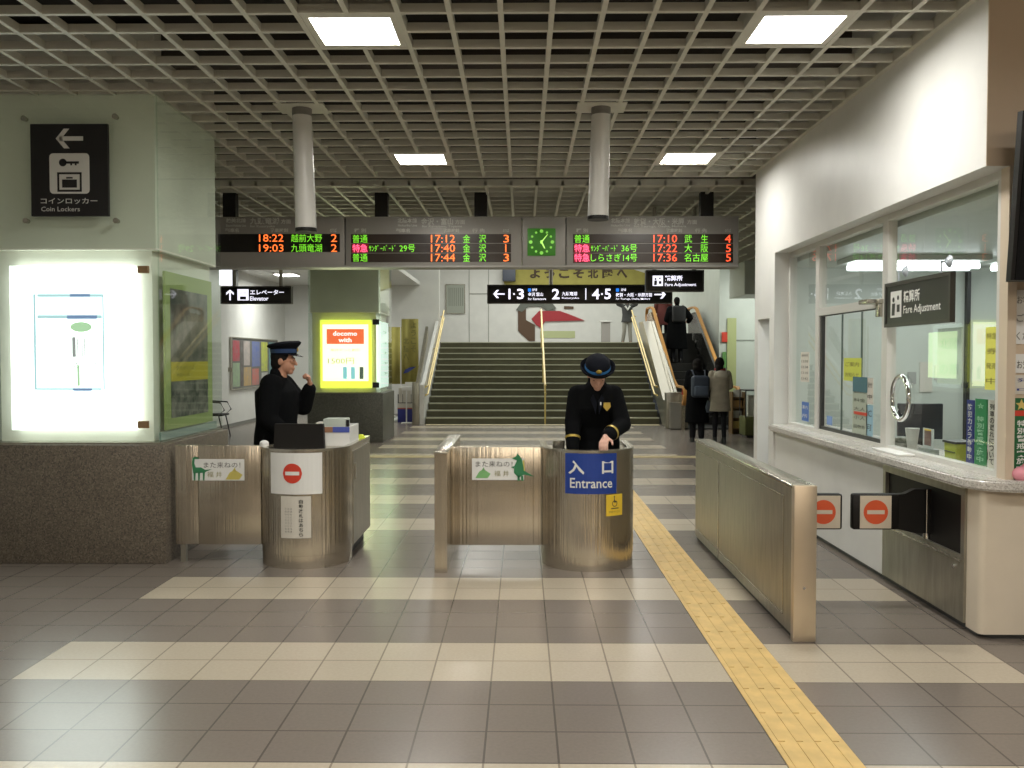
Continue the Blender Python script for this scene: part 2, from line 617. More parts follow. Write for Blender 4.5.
# tactile guide strips
ts = thing('tactile_strip', 'yellow ribbed tactile guide strip running along the floor beside the entrance booth', 'floor strip', (1.2, 3, 0))
m = MB()
m.box(1.054, .42, 0.0005, 1.356, 14.40, .004)
m.build('strip_base', YEL, ts)
m = MB()
yy = .42
while yy < 14.3:
    if 3.13 < yy + .1 < 3.43 or yy < 3.2:
        for i in range(6):
            for j in range(6):
                if yy > 2.4:
                    m.cone((1.054 + .025 + i * .0504, yy + .025 + j * .0504, .003), .013, (1.054 + .025 + i * .0504, yy + .025 + j * .0504, .0085), .009, 8)
    else:
        for i in range(4):
            cx = 1.054 + .0378 + i * .0755
            m.box(cx - .014, yy + .006, .003, cx + .014, yy + .296, .0075)
    yy += .302
m.build('raised_ribs', YEL, ts, smooth=False)
ts = thing('tactile_strip', 'pale cream tactile strip crossing the floor beyond the gates', 'floor strip', (0, 14.6, 0))
m = MB(); m.box(-2.57, 14.41, .0005, 3.6, 14.71, .004); m.build('strip_base', CREAMT, ts)
m = MB()
for i in range(4):
    cy = 14.41 + .0378 + i * .0755
    m.box(-2.56, cy - .014, .003, 3.59, cy + .014, .0075)
m.build('raised_ribs', CREAMT, ts, smooth=False)
ts = thing('tactile_strip', 'cream warning strip along the foot of the stairs', 'floor strip', (0, 21.5, 0))
m = MB(); m.box(-2.30, 21.32, .0005, 3.28, 21.62, .004); m.build('strip_base', CREAMT, ts)

# ---- louvre ceilings with cut-outs for the lamps
PX = .305
SX0, SY0 = .177, 5.71
LX = (SX0 - 4 * PX, SX0 + 5 * PX)
LXO = (SX0 - 13 * PX, SX0 + 14 * PX)
LYA = [SY0 + 12 * PX * k for k in (-2, -1, 0, 1)]
LYB = [SY0 + 12 * PX * k + 3 * PX for k in (2, 3)]
ZC = 3.66


LXB_SKIP = ()


def louvre(x0, x1, y0, y1, lys):
    m = MB()
    k0 = math.ceil((x0 - SX0) / PX); k1 = math.floor((x1 - SX0) / PX)
    for k in range(k0, k1 + 1):
        x = SX0 + k * PX
        cuts = [(ly - PX + .017, ly + PX - .017) for ly in lys if any(abs(x - lx) < .01 for lx in LX + LXO) and not (abs(x - LXO[0]) < .01 and ly > 4) and not (x in LXB_SKIP and y0 > 5)]
        a = y0
        for c0, c1 in sorted(cuts):
            m.box(x - .016, a, ZC, x + .016, c0, ZC + .055); a = c1
        m.box(x - .016, a, ZC, x + .016, y1, ZC + .055)
    j0 = math.ceil((y0 - SY0) / PX); j1 = math.floor((y1 - SY0) / PX)
    for j in range(j0, j1 + 1):
        yj = SY0 + j * PX
        cuts = [(lx - PX + .017, lx + PX - .017) for lx in LX + LXO if x0 < lx < x1 and not (lx == LXO[0] and yj > 4) and not (lx in LXO and y0 > 5)] if any(abs(yj - ly) < .01 for ly in lys) else []
        a = x0
        for c0, c1 in sorted(cuts):
            m.box(a, yj - .016, ZC + .001, c0, yj + .016, ZC + .054); a = c1
        m.box(a, yj - .016, ZC + .001, x1, yj + .016, ZC + .054)
    for (a, b, c, d) in ((x0, y0, x1, y0 + .04), (x0, y1 - .04, x1, y1), (x0, y0, x0 + .04, y1), (x1 - .04, y0, x1, y1)):
        m.box(a, b, ZC - .004, c, d, ZC + .075)
    return m


struct('ceiling', louvre(-6.7, 2.60, -3.6, 10.28, LYA), LOUVRE, smooth=False)
struct('ceiling', louvre(2.66, 6.9, -3.6, 5.07, [LYA[1]]), LOUVRE, smooth=False)
struct('ceiling', louvre(-6.7, 7.0, 10.78, 20.6, LYB), LOUVRE, smooth=False)
m = MB()
m.box(-9, -7, 4.25, 10, 20.6, 4.35)
struct('ceiling', m, DARKV)
m = MB()
for yd in (1.2, 4.2, 7.2, 12.0, 16.0):        # ducts above the louvres
    m.box(-6.6, yd, 4.0, 7, yd + .35, 4.22)
struct('trim_1', m, mat('duct_brown', (.06, .05, .04), .8))
m = MB(); m.box(-6.9, 20.6, 3.67, 8, 20.72, 6.1); struct('wall_bulkhead', m, WALL)
m = MB(); m.box(-9, 20.6, 6.0, 10, 36, 6.1); struct('ceiling', m, WALL)
m = MB(); m.box(-6.9, 20.6, ZC, -2.9, 25.9, ZC + .1); struct('ceiling', m, WALL)

# lamps
lamp = thing('ceiling_lamp', 'x', 'ceiling light', (LX[0], LYA[2], ZC), 'louvre ceiling lamps')
m = MB()
for (a, b, c, d) in ((-.287, -.287, .287, -.235), (-.287, .235, .287, .287), (-.287, -.235, -.245, .235), (.245, -.235, .287, .235)):
    m.box(LX[0] + a, LYA[2] + b, ZC + .002, LX[0] + c, LYA[2] + d, ZC + .16)
m.box(LX[0] - .287, LYA[2] - .287, ZC + .16, LX[0] + .287, LYA[2] + .287, ZC + .18)
m.build('lamp_housing', LOUVRE, lamp)
m = MB(); m.box(LX[0] - .245, LYA[2] - .235, ZC + .055, LX[0] + .245, LYA[2] + .235, ZC + .06)
m.build('diffuser', DIFF, lamp)
area('lamp_light', (LX[0], LYA[2], ZC + .052), .46, .44, LAMP_W, LAMP_COL, parent=lamp)
names = {}
lamp['label'] = 'square ceiling lamp near the top edge, above and left of the departure board'
places = [(LX[1], LYA[2], 'square ceiling lamp near the top edge, closest to the fare window wall'),
          (LX[0], LYA[3], 'smaller square ceiling lamp above the middle panel of the departure board'),
          (LX[1], LYA[3], 'smaller square ceiling lamp above the right panel of the departure board'),
          (LX[0], LYA[1], 'square ceiling lamp overhead on the left, nearer than the frame shows'),
          (LX[1], LYA[1], 'square ceiling lamp overhead on the right, nearer than the frame shows'),
          (LX[0], LYA[0], 'square ceiling lamp behind the viewer on the left'),
          (LX[1], LYA[0], 'square ceiling lamp behind the viewer on the right'),
          (LXO[0], LYA[1], 'added square fill lamp overhead at the far left, left of the frame'),  # added out of view to light the near column front
          (LXO[1], LYA[1], 'added square fill lamp over the ticket counter, right of the frame'),  # added out of view to light the ticket counter front
          (LX[0], LYB[0], 'square ceiling lamp just behind the departure board on the left'),
          (LX[1], LYB[0], 'square ceiling lamp just behind the departure board on the right'),
          (LX[0], LYB[1], 'square ceiling lamp above the platform sign on the left'),
          (LX[1], LYB[1], 'square ceiling lamp above the platform sign on the right')]
for x, yv, lb in places:
    c = copy_tree(lamp)
    c.location = (x, yv, ZC)
    c['label'] = lb

# ---- right side: fare office wall
WX = 2.6
GX = 2.78
m = MB()
m.box(WX, 5.11, 2.69, GX + .06, 10.10, ZC + .6)          # fascia above the windows
m.box(GX + .06, 5.11, 2.69, 6.9, 5.28, ZC + .6)
struct('wall_right', m, WALL)
m = MB(); m.box(WX + .001, 5.104, 2.691, 6.9, 5.1095, ZC + .1); struct('fascia_shade_sheet', m, TAN)  # tan sheet painting the less lit face, same paint as the fascia
m = MB()
m.box(WX, 9.32, 0, GX, 9.50, 2.69)                       # pier beside the last window
m.box(WX, 9.50, 2.03, GX, 9.96, 2.69)                    # over the doorway
m.box(WX, 9.96, 0, GX + .05, 10.10, 2.69)                # far jamb
struct('wall_right', m, WALL)
m = MB()
for (a, b) in ((6.50, 9.32),):
    m.box(WX + .02, a, .04, GX, b, .86)
struct('wall_counter', m, WALL)
m = MB(); m.box(WX + .05, 5.3, 0, WX + .1, 9.32, .04); struct('baseboard_right', m, BLACKF)
# rounded corner cabinet under the counter
m = MB()
pts = [(WX + .02, 5.30)]
for i in range(7):
    t = math.pi + i / 6 * math.pi / 2
    pts.append((WX + .02 + .035 + .035 * math.cos(t), 5.14 + .035 + .035 * math.sin(t)))
pts += [(6.8, 5.14), (6.8, 5.30)]
m.prism(pts, .03, .86, 'z')
struct('wall_counter', m, CREAM)
m = MB(); m.prism([(WX + .04, 5.30), (WX + .04, 5.22), (WX + .12, 5.165), (6.8, 5.165), (6.8, 5.3)], 0, .03, 'z'); struct('baseboard_right', m, BLACKF)
# tan wall facing the camera, right of the corner post
m = MB(); m.box(GX + .006, 5.16, .925, 6.7, 5.28, 2.69); struct('wall_ticket', m, TAN)
# counter slab, L-shaped
m = MB()
pts = [(WX - .05, 9.32), (WX - .05, 5.24)]
for i in range(1, 8):
    t = math.pi + i / 8 * math.pi / 2
    pts.append((WX - .05 + .2 + .2 * math.cos(t), 5.04 + .2 + .2 * math.sin(t)))
pts += [(WX + .15, 5.04), (6.7, 5.04), (6.7, 5.55), (3.15, 5.55), (3.15, 9.32)]
m.prism(pts, .862, .925, 'z')
bmesh.ops.bevel(m.bm, geom=[e for e in m.bm.edges if abs(e.verts[0].co.z - e.verts[1].co.z) < 1e-5], offset=.012, segments=3, affect='EDGES')
ct = m.build('fare_counter', MARBLE)
tag(ct, 'speckled grey stone counter top running along under the fare windows', 'counter')

# steel cabinet with the arm recess below the counter
sc = thing('gate_cabinet', 'stainless steel cabinet under the counter with a dark recess for the barrier arm', 'cabinet', (WX + .1, 5.9, 0))
m = MB()
m.box(WX + .005, 5.30, .05, WX + .03, 6.50, .44)
m.box(WX + .005, 5.30, .80, WX + .03, 6.50, .862)
m.box(WX + .005, 5.30, .44, WX + .03, 5.345, .80)
m.box(WX + .005, 6.455, .44, WX + .03, 6.50, .80)
m.build('front_panel', STEELP, sc)
m = MB(); m.box(WX + .03, 5.30, .05, WX + .17, 6.50, .862); m.build('recess_lining', BLACKM, sc)
m = MB()
m.box(WX - .002, 5.33, .405, WX + .012, 6.47, .418); m.build('hinge_line', STEELT, sc)
m = MB(); m.cone((WX - .004, 5.42, .36), .014, (WX + .01, 5.42, .36), .014); m.build('lock', CHROME, sc)

# office windows (frames, panes)
def frame_x(m, y0, y1, z0, z1, t=.05, d=.07):
    m.box(GX - d / 2, y0, z0, GX + d / 2, y0 + t, z1)
    m.box(GX - d / 2, y1 - t, z0, GX + d / 2, y1, z1)
    m.box(GX - d / 2 + .001, y0 + t, z1 - t, GX + d / 2 - .001, y1 - t, z1)
    m.box(GX - d / 2 + .001, y0 + t, z0, GX + d / 2 - .001, y1 - t, z0 + .03)


FRAMEM = mat('window_frame_white', (.62, .61, .57), .35)
wy = [5.20, 6.86, 8.42, 9.32]
m = MB(); frame_x(m, wy[0], wy[1], .925, 2.69)
w1 = struct('window_1', m, FRAMEM)
m = MB(); m.box(GX - .005, wy[0] + .05, .955, GX + .005, wy[1] - .05, 2.64); m.build('window_glass', CLEAR, w1)
m = MB(); frame_x(m, wy[1], wy[2], .925, 2.69)
m.box(GX - .034, wy[1] + .05, 2.0, GX + .034, wy[2] - .05, 2.07)
w2 = struct('window_2', m, FRAMEM)
m = MB(); m.box(GX - .005, wy[1] + .05, 2.07, GX + .005, wy[2] - .05, 2.64); m.build('window_glass', CLEAR, w2)
m = MB()
for (a, b, c, d) in ((wy[1] + .05, .955, wy[1] + .06, 2.0), (wy[2] - .09, .955, wy[2] - .05, 2.0), (wy[1] + .05, 1.992, wy[2] - .05, 2.0), (wy[1] + .05, .955, wy[2] - .05, .985)):
    m.box(GX - .02, a, b, GX + .012, c, d)
m.build('sliding_sash', BLACKF, w2)
for k, yy in enumerate((7.40, 7.85)):
    m = MB(); m.box(GX - .008, yy - .002, .985, GX + .008, yy + .002, 1.99); m.build('sash_edge', mat('glass_edge_green', (.10, .14, .12), .3), w2)
m = MB(); m.box(GX - .004, wy[1] + .06, .985, GX + .002, wy[2] - .085, 1.98); m.build('sliding_glass', CLEAR, w2)
m = MB(); frame_x(m, wy[2], wy[3], .925, 2.69)
w3 = struct('window_3', m, FRAMEM)
m = MB(); m.box(GX - .005, wy[2] + .05, .955, GX + .005, wy[3] - .05, 2.64); m.build('window_glass', CLEAR, w3)
# corner post
m = MB(); m.box(GX - .045, 5.11, .925, GX + .005, 5.20, 2.69); struct('trim_3', m, mat('corner_post_cream', (.60, .50, .38), .4))
# office interior
m = MB(); m.box(6.75, 5.28, 0, 6.85, 10.1, 3.0); m.box(GX + .06, 9.96, 0, 6.85, 10.10, 3.0)
struct('wall_office', m, WALLG)
m = MB(); m.box(GX + .06, 5.28, 2.60, 6.85, 9.96, 2.68); struct('ceiling', m, WALLG)
m = MB(); m.box(4.86, 9.90, 0, 4.90, 9.96, 2.55); struct('trim_4', m, BLACKF)
m = MB(); m.box(5.9, 9.90, 0, 5.94, 9.96, 2.55); struct('trim_5', m, BLACKF)

# ---- left and far walls
m = MB(); m.box(-6.85, -7, 0, -6.75, 26.0, 4.25); struct('wall_left', m, WALL)
m = MB(); m.box(-6.85, 25.6, 0, -2.36, 25.9, 6.05); struct('wall_back', m, WALL)
m = MB(); m.box(-6.74, 14, 0, -6.73, 25.6, .08); struct('baseboard_left', m, mat('grey_skirting', (.2, .2, .18), .5))
m = MB(); m.box(-4.2, 35.0, 1.9, 8, 35.15, 6.05); struct('wall_landing', m, WALL)
m = MB()
for x in (-2.05, -1.3):
    m.box(x - .012, 34.985, 2.05, x + .012, 35.0, 6)
m.box(-2.05, 34.985, 4.05, -1.3, 35.0, 4.09)
struct('trim_6', m, mat('panel_joint', (.3, .3, .27), .6))
m = MB(); m.box(-4.3, 25.9, 1.9, -4.2, 35, 6.05); struct('wall_landing', m, WALL)
m = MB(); m.box(5.02, 23.0, 0, 5.12, 35, 6.05); m.box(5.12, 23.0, 0, 9, 23.1, 6.05); struct('wall_escalator', m, WALLG)
m = MB(); m.box(5.13, 22.985, 2.03, 9, 23.0, 2.06); struct('trim_7', m, mat('panel_joint2', (.25, .27, .24), .6))
m = MB(); m.box(4.72, 19.2, 2.95, 7, 20.6, 3.66); struct('wall_beam', m, WALLG)
m = MB(); m.box(9, -7, 0, 9.1, 23.1, 4.25); struct('wall_far_right', m, WALLG)
m = MB(); m.box(2.9, 10.1, 0, 3.0, 12, .01); 
m.bm.free()
# entrance hall behind the camera
m = MB(); m.box(-9, -7.1, 0, 10, -7, 4.25); struct('wall_entrance', m, CREAM)
for i in range(8):
    m = MB(); x = -8.0 + i * 2.2; m.box(x, -6.99, .1, x + 1.3, -6.95, 3.0); o = struct('window_%d' % (4 + i), m, mat('dark_reflected_glass', (.01, .012, .015), .1))  # dark panels added out of view to streak the booth steel reflections
# landing floor + stairs
m = MB(); m.box(-4.2, 25.95, 1.85, 5.02, 35, 2.05); struct('floor_landing', m, FDARK)

N = 13
RISE = 2.05 / N
TR = (25.95 - 21.75) / (N - 1)
st = thing('staircase', 'wide dark staircase with pale step edges rising to the landing', 'stairs', (0, 21.75, 0))
m = MB()
for i in range(N):
    y0 = 21.75 + i * TR
    m.box(-2.34, y0, 0 if i == 0 else i * RISE - .02, 3.318, 21.75 + N * TR - .15, (i + 1) * RISE - .004)
m.build('steps', STAIRD, st, smooth=False)
m = MB()
for i in range(N):
    y0 = 21.75 + i * TR
    m.box(-2.34, y0 - .012, (i + 1) * RISE - .028, 3.318, y0 + .05, (i + 1) * RISE)
m.build('step_edges', NOSING, st, smooth=False)
SL = RISE / TR
m = MB()
m.prism([(21.55, 0), (21.55, .95), (22.0, 1.02), (25.58, 1.02 + SL * 3.6), (25.58, 0)], -2.45, -2.36, 'x')
m.build('side_wall', WALL, st)
m = MB(); m.box(-2.62, 21.40, 0, -2.455, 21.54, 1.02, .01)
m.prism([(21.42, 1.02), (21.62, 1.02), (23.6, 1.02 + SL * 2.0 + .22), (23.6, 1.02 + SL * 2 + .5), (21.9, 1.32)], -2.53, -2.455, 'x')
m.build('steel_cheek', STEELP, st)


def rail(x, ys, dz):
    return [(x, yv, max(0, (yv - 21.75)) * SL + dz) for yv in ys]


for x, lst in ((-2.28, (.92, .72)), (3.20, (.92, .72)), (.56, (.95, .75))):
    hr = thing('handrail', {-2.28: 'double cream handrail on the left side of the stairs', 3.20: 'double brass handrail between the stairs and the escalator', .56: 'single file brass handrail rising up the middle of the stairs'}[x], 'handrail', (x, 21.7, 0))
    for dz in lst:
        m = MB(); m.tube([(x, 21.35, dz)] + rail(x, [21.75, 25.95], dz) + [(x, 26.3, 2.05 + dz)], .024, 8); m.build('rail', BRASS, hr)
    for yv in (21.75, 23.85, 25.95):
        m = MB(); z = max(0, yv - 21.75) * SL
        if x == .56:
            m.tube([(x, yv, z), (x, yv, z + .95)], .02, 8)
        else:
            e = -.07 if x < 0 else .08
            m.tube([(x, yv, z + .72), (x + e, yv, z + .68)], .012, 6)
            m.tube([(x, yv, z + .92), (x + e, yv, z + .88)], .012, 6)
        m.build('rail_post', BRASS, hr)

# ---- escalator
EB, ET, ES = 21.0, 24.8, 2.05 / 3.8
es = thing('escalator', 'escalator with orange handrails and steel sides climbing right of the stairs', 'escalator', (4.15, 21, 0))


def eline(dz):
    return [(EB - 1.0, dz), (EB, dz), (ET, 2.05 + dz), (ET + .9, 2.05 + dz)]


for x, nm in ((3.58, 'left'), (4.76, 'right')):
    m = MB()
    bot = [(EB - 1.0, 0), (EB - 1.0, .78), (EB + .1, .80), (ET + .05, 2.05 + .80), (ET + .9, 2.83), (ET + .9, 1.95), (ET, 1.9), (EB + .2, 0)]
    m.prism(bot, x - .035, x + .035, 'x')
    m.build('balustrade', STEEL if nm == 'left' else mat('balustrade_glass_dark', (.05, .05, .045), .15, .3), es)
    m = MB()
    p = []
    for i in range(7):
        t = -math.pi / 2 - i / 6 * math.pi
        p.append((x, EB - 1.05 + .19 * math.cos(t) * 1.0, .76 + .19 * math.sin(t)))
    p += [(x, EB - .1, .95), (x, EB + .35, 1.09), (x, ET - .15, 2.93), (x, ET + .25, 3.0), (x, ET + .9, 3.0)]
    for i in range(7):
        t = math.pi / 2 - i / 6 * math.pi
        p.append((x, ET + .95 + .19 * math.cos(t), 2.81 + .19 * math.sin(t)))
    m.bar(p, .04, .022)
    m.build('handrail_belt', ORAIL, es)
m = MB()
m.prism([(EB - .9, 0), (EB - .9, .03), (EB, .05), (ET, 2.0), (25.94, 2.05), (25.94, 1.9), (ET, 1.85), (EB + .3, 0)], 3.62, 4.72, 'x')
m.build('truss', ESCD, es)
m = MB()
k = 0
yy = EB
while yy < ET:
    z = (yy - EB) * ES
    m.box(3.66, yy, z + .02, 4.68, yy + .39, z + .02 + .205)
    yy += .38
m.build('step', ESCD, es)
m = MB(); m.prism([(EB - .9, .02), (EB - .9, .60), (EB + .2, .62), (ET, 2.6), (ET + .8, 2.6), (ET + .8, 1.9), (ET, 1.85), (EB + .3, .02)], 3.32, 3.54, 'x'); m.build('outer_deck', mat('smooth_steel', (.55, .54, .50), .3, .9), es)
m = MB(); m.prism([(EB - .5, .8), (ET, 2.85), (ET, 2.70), (EB - .4, .66)], 3.535, 3.55, 'x'); m.build('deck_highlight_strip', STEELT, es)  # brighter steel strip put where the balustrade shows a highlight
m = MB(); m.box(3.26, 20.35, 0, 3.62, 20.62, .82, .02); m.box(3.62, 20.15, 0, 3.72, 20.5, .70, .02); m.build('newel_box', STEELP, es)
m = MB(); m.box(3.60, 20.28, .70, 3.70, 20.30, .92); m.build('warning_plate', REDS, es)

# ================================================================== COLUMNS WITH ADVERT CASES
def column(xc, y0, label, W=1.37, D=1.45, granite=GRANITE):
    x0, x1, y1 = xc - W / 2, xc + W / 2, y0 + D
    c = thing('advert_column', label, 'column', (xc, y0 + D / 2, 0))
    m = MB(); m.box(x0 - .02, y0 - .03, 0, x1 + .045, y1 + .03, .935, .008); m.build('plinth', granite, c)
    m = MB(); m.box(x0 + .05, y0 + .12, .936, x1 - .10, y1 - .02, 2.46); m.box(x0 + .03, y0 + .05, 2.461, x1 - .04, y1 - .02, 4.2); m.build('core', CORE, c)
    for (a, b) in ((.95, 2.455), (2.465, 3.655)):
        m = MB()
        m.box(x0, y0, a, x1, y0 + .012, b); m.build('glass_front', COLGLASS, c)
        m = MB()
        m.box(x1 - .012, y0 + .013, a, x1, y1, b); m.build('glass_side', COLGLASS, c)
        m = MB()
        m.box(x0, y0 + .013, a, x0 + .012, y1, b); m.build('glass_side', COLGLASS, c)
    m = MB(); m.box(x0 - .004, y0 - .006, .93, x1 + .006, y1, .95); m.build('base_channel', STEELP, c)
    return c, x0, x1, y1


c1, cx0, cx1, cy1 = column(-3.515, 7.0, 'large green glass column on a brown granite base at the left, with a coin locker sign')
# front lightbox
FY = 7.0
lb = thing('advert_lightbox', 'glowing white advert lightbox inside the near glass column', 'lightbox', (-3.5, FY + .05, 1.05))
p0 = atY(9, 266, FY + .03); p1 = atY(135, 430, FY + .03)
bx0, bx1, bz1, bz0 = p0.x, p1.x, p0.z, p1.z
m = MB(); m.box(bx0, FY + .035, bz0, bx1, FY + .10, bz1); m.build('lit_panel', mat('lightbox_white', (1, 1, 1), .5, emit=2.6, ecol=(.93, 1, .97)), lb)
LBI = mat('lightbox_pale_blue', (.1, .2, .22), .5, emit=.75, ecol=(.66, .93, 1.0))
LBB = mat('lightbox_blue', (.05, .1, .2), .5, emit=.5, ecol=(.36, .52, .88))
LBG = mat('lightbox_green', (.1, .2, .1), .5, emit=.72, ecol=(.66, .95, .60))
LBK = mat('lightbox_grey', (.1, .1, .1), .5, emit=.42, ecol=(.72, .74, .74))
fy = FY + .033


def rc(m, x0, y0, x1, y1, Y):
    a = atY(x0, y0, Y); b = atY(x1, y1, Y)
    m.face([(a.x, Y, b.z), (b.x, Y, b.z), (b.x, Y, a.z), (a.x, Y, a.z)])


m = MB()
rc(m, 33, 294, 37, 390, fy); rc(m, 102, 294, 105, 390, fy); rc(m, 37, 294, 102, 297, fy); rc(m, 37, 315, 102, 318.5, fy); rc(m, 37, 388, 102, 390, fy)
m.build('poster_border', LBI, lb)
m = MB(); rc(m, 70, 293.8, 90, 297, fy - .001); rc(m, 67, 315, 97, 319, fy - .001); rc(m, 73, 388, 92, 391, fy - .001); m.build('poster_blue_bands', LBB, lb)
m = MB(); m.disc(atY(81, 327, fy), .085, ry=.04); rc(m, 77, 365, 80, 386, fy); m.build('poster_green_patch', LBG, lb)
m = MB(); rc(m, 72, 337, 76, 357, fy)
for i in range(6):
    rc(m, 77 + i * 2.3, 338 + (i % 3) * 2, 78.3 + i * 2.3, 357, fy)
m.text('お知らせ', atY(80, 302, fy), .14, .035); m.text('ご案内', atY(80, 308, fy), .14, .03)
m.text('福井駅', atY(52, 339, fy), .22, .03); m.text('営業中', atY(52, 355, fy), .22, .025); m.text('2   2', atY(85, 365, fy), .2, .04)
m.build('poster_lettering', LBK, lb)
area('lightbox_glow', ((bx0 + bx1) / 2, FY - .03, (bz0 + bz1) / 2), .95, 1.2, 9, (.9, 1, .95), (R(-90), 0, 0), parent=lb)
m = MB()
for px_, py_ in ((141, 269), (141, 425)):
    a = atY(px_, py_, FY)
    m.box(a.x - .04, FY + .03, a.z - .028, a.x + .04, FY + .06, a.z + .028)
m.build('copper_bracket', mat('copper_clip', (.40, .22, .12), .4, .5), lb)

# bolts of the upper glass, coin locker sign
for px_, py_ in ((25, 119), (116, 117), (27, 221), (117, 221)):
    a = atY(px_, py_, FY - .02)
    m = MB(); m.cone((a.x, FY, a.z), .017, (a.x, FY - .045, a.z), .022, 14); m.build('glass_bolt', STEELT, c1)
sg = thing('coin_locker_sign', 'square black coin locker sign with a left arrow on the near column glass', 'sign', atY(69, 216, FY - .05))
a = atY(30, 124, FY - .05); b = atY(108.5, 216, FY - .05)
m = MB(); m.box(a.x, FY - .05, b.z, b.x, FY - .022, a.z); m.build('sign_plate', SIGNB, sg)
fy = FY - .0515


def arrow(m, c, s, ang, right=(1, 0, 0), up=(0, 0, 1), th=.16):
    """simple arrow pointing +x before rotation, total length 2s"""
    sh = [(-1, -th), (.42, -th), (.0, -.72), (.42, -.72), (1.02, 0), (.42, .72), (.0, .72), (.42, th), (-1, th)]
    ca, sa = math.cos(ang), math.sin(ang)
    pts = [((x * ca - y_ * sa) * s, (x * sa + y_ * ca) * s) for x, y_ in sh]
    # split into shaft and two head strokes for clean faces
    def T(q): return [((x * ca - y_ * sa) * s, (x * sa + y_ * ca) * s) for x, y_ in q]
    m.poly2(T([(-1, -th), (.75, -th), (.75, th), (-1, th)]), c, right, up)
    m.poly2(T([(1.02, 0), (.42, .72), (.0, .72), (.6, 0)]), c, right, up)
    m.poly2(T([(1.02, 0), (.6, 0), (.0, -.72), (.42, -.72)]), c, right, up)


m = MB(); arrow(m, atY(69.5, 138.5, fy), .105, math.pi); m.build('arrow', WHITEP, sg)
m = MB()
cc = atY(69.5, 173.5, fy)
rr = .155
pts = []
for (sx_, sy_) in ((1, 1), (-1, 1), (-1, -1), (1, -1)):
    t0 = {(1, 1): 0, (-1, 1): 90, (-1, -1): 180, (1, -1): 270}[(sx_, sy_)]
    for i in range(5):
        t = R(t0 + i * 22.5)
        pts.append((sx_ * (rr - .03) + .03 * math.cos(t), sy_ * (rr - .03) + .03 * math.sin(t)))
m.poly2(pts, cc); m.build('pictogram_field', WHITEP, sg)
fz = fy - .0012
m = MB()
cc = atY(69.5, 182, fz)
for (a_, b_, w_, h_) in ((0, .067, .19, .016), (0, -.067, .19, .016), (-.087, 0, .016, .15), (.087, 0, .016, .15)):
    m.rect(cc + Vector((a_, 0, b_)), w_, h_)
m.rect(cc + Vector((0, -.0005, -.012)), .115, .062); m.rect(cc + Vector((0, -.0005, .032)), .05, .012)
kc = atY(66, 162.5, fz)
m.disc(kc + Vector((-.025, 0, 0)), .03); m.rect(kc + Vector((.045, 0, 0)), .11, .018); m.rect(kc + Vector((.04, 0, -.012)), .014, .02); m.rect(kc + Vector((.075, 0, -.012)), .014, .02)
m.build('locker_pictogram', SIGNB, sg)
m = MB(); m.text('コインロッカー', atY(69, 201, fy), .44, .045, bold=.012); m.text('Coin Lockers', atY(60.5, 209, fy), .30, .036, bold=.005)
m.build('lettering', WHITEP, sg)

# side poster in the near column
sp = thing('photo_poster', 'tall green and yellow photo poster behind the side glass of the near column', 'poster', (cx1 - .08, 7.7, 1.0))
PGX = cx1 - .03
a = atX(168, 273, PGX); b = atX(209, 429, PGX)
m = MB(); y0_, y1_ = 7.20, 8.28; m.box(PGX - .02, y0_, 1.03, PGX, y1_, 2.31); m.build('poster_sheet', mat('poster_lime', (.36, .44, .17), .5), sp)
m = MB(); m.box(PGX + .0005, y0_ + .10, 1.58, PGX + .002, y1_ - .12, 2.18); m.build('upper_photo', mat('dark_photo', (.05, .055, .05), .4, col2=(.22, .2, .17), nscale=7), sp)
m = MB(); m.box(PGX + .0005, y0_ + .10, 1.42, PGX + .002, y1_ - .12, 1.58); m.build('yellow_caption', mat('poster_yellow', (.50, .42, .04), .5), sp)
m = MB(); m.box(PGX + .0005, y0_ + .10, 1.12, PGX + .002, y1_ - .12, 1.42); m.build('lower_photo', mat('dark_photo2', (.04, .05, .045), .4, col2=(.26, .25, .22), nscale=11), sp)
m = MB(); m.text('夢をかたちに', (PGX + .003, 7.62, 1.53), .42, .035, right=(0, 1, 0)); m.text('明日へつなぐ', (PGX + .003, 7.60, 1.47), .36, .025, right=(0, 1, 0)); m.build('lettering', INKO, sp)
m = MB(); m.box(PGX - .02, 7.1, .955, PGX - .005, 8.4, 1.02); m.build('shelf', mat('pale_blue_ledge', (.30, .38, .36), .4), sp)

# second column
c2, dx0, dx1, dy1 = column(-3.36, 17.0, 'green glass column with a yellow advert standing farther back near the stairs', granite=GRANITED)
DY = 17.0
lb = thing('advert_lightbox', 'yellow bordered mobile phone advert lightbox inside the farther column', 'lightbox', (-3.3, DY + .05, 1.03))
a = atY(320, 320, DY + .03); b = atY(371, 388, DY + .03)
YB = mat('advert_yellow', (.9, .9, .1), .5, emit=1.1, ecol=(.85, .95, .10))
m = MB(); m.box(a.x, DY + .035, b.z, b.x, DY + .10, a.z); m.build('lit_panel', YB, lb)
m = MB(); fy = DY + .033; rc(m, 322.5, 324.5, 368.5, 381, fy); m.build('poster_field', mat('advert_pale', (1, 1, .8), .5, emit=1.25, ecol=(1, 1, .78)), lb)
m = MB(); rc(m, 326.5, 329, 364, 344, fy - .002); m.build('title_block', mat('advert_orange', (.9, .2, .08), .5, emit=.9, ecol=(1, .17, .06)), lb)
m = MB(); m.text('docomo', atY(345, 333.5, fy - .004), .46, .085, bold=.02); m.text('with', atY(345, 340, fy - .004), .25, .085, bold=.02)
m.build('title_lettering', mat('advert_white', (1, 1, 1), .5, emit=1.3), lb)
m = MB(); m.text('毎月ずっと割引', atY(345, 350, fy - .002), .55, .05); m.text('1500円', atY(341, 361, fy - .002), .50, .12); m.build('price_lettering', mat('advert_olive', (.6, .6, .1), .5, emit=.5, ecol=(.7, .72, .15)), lb)
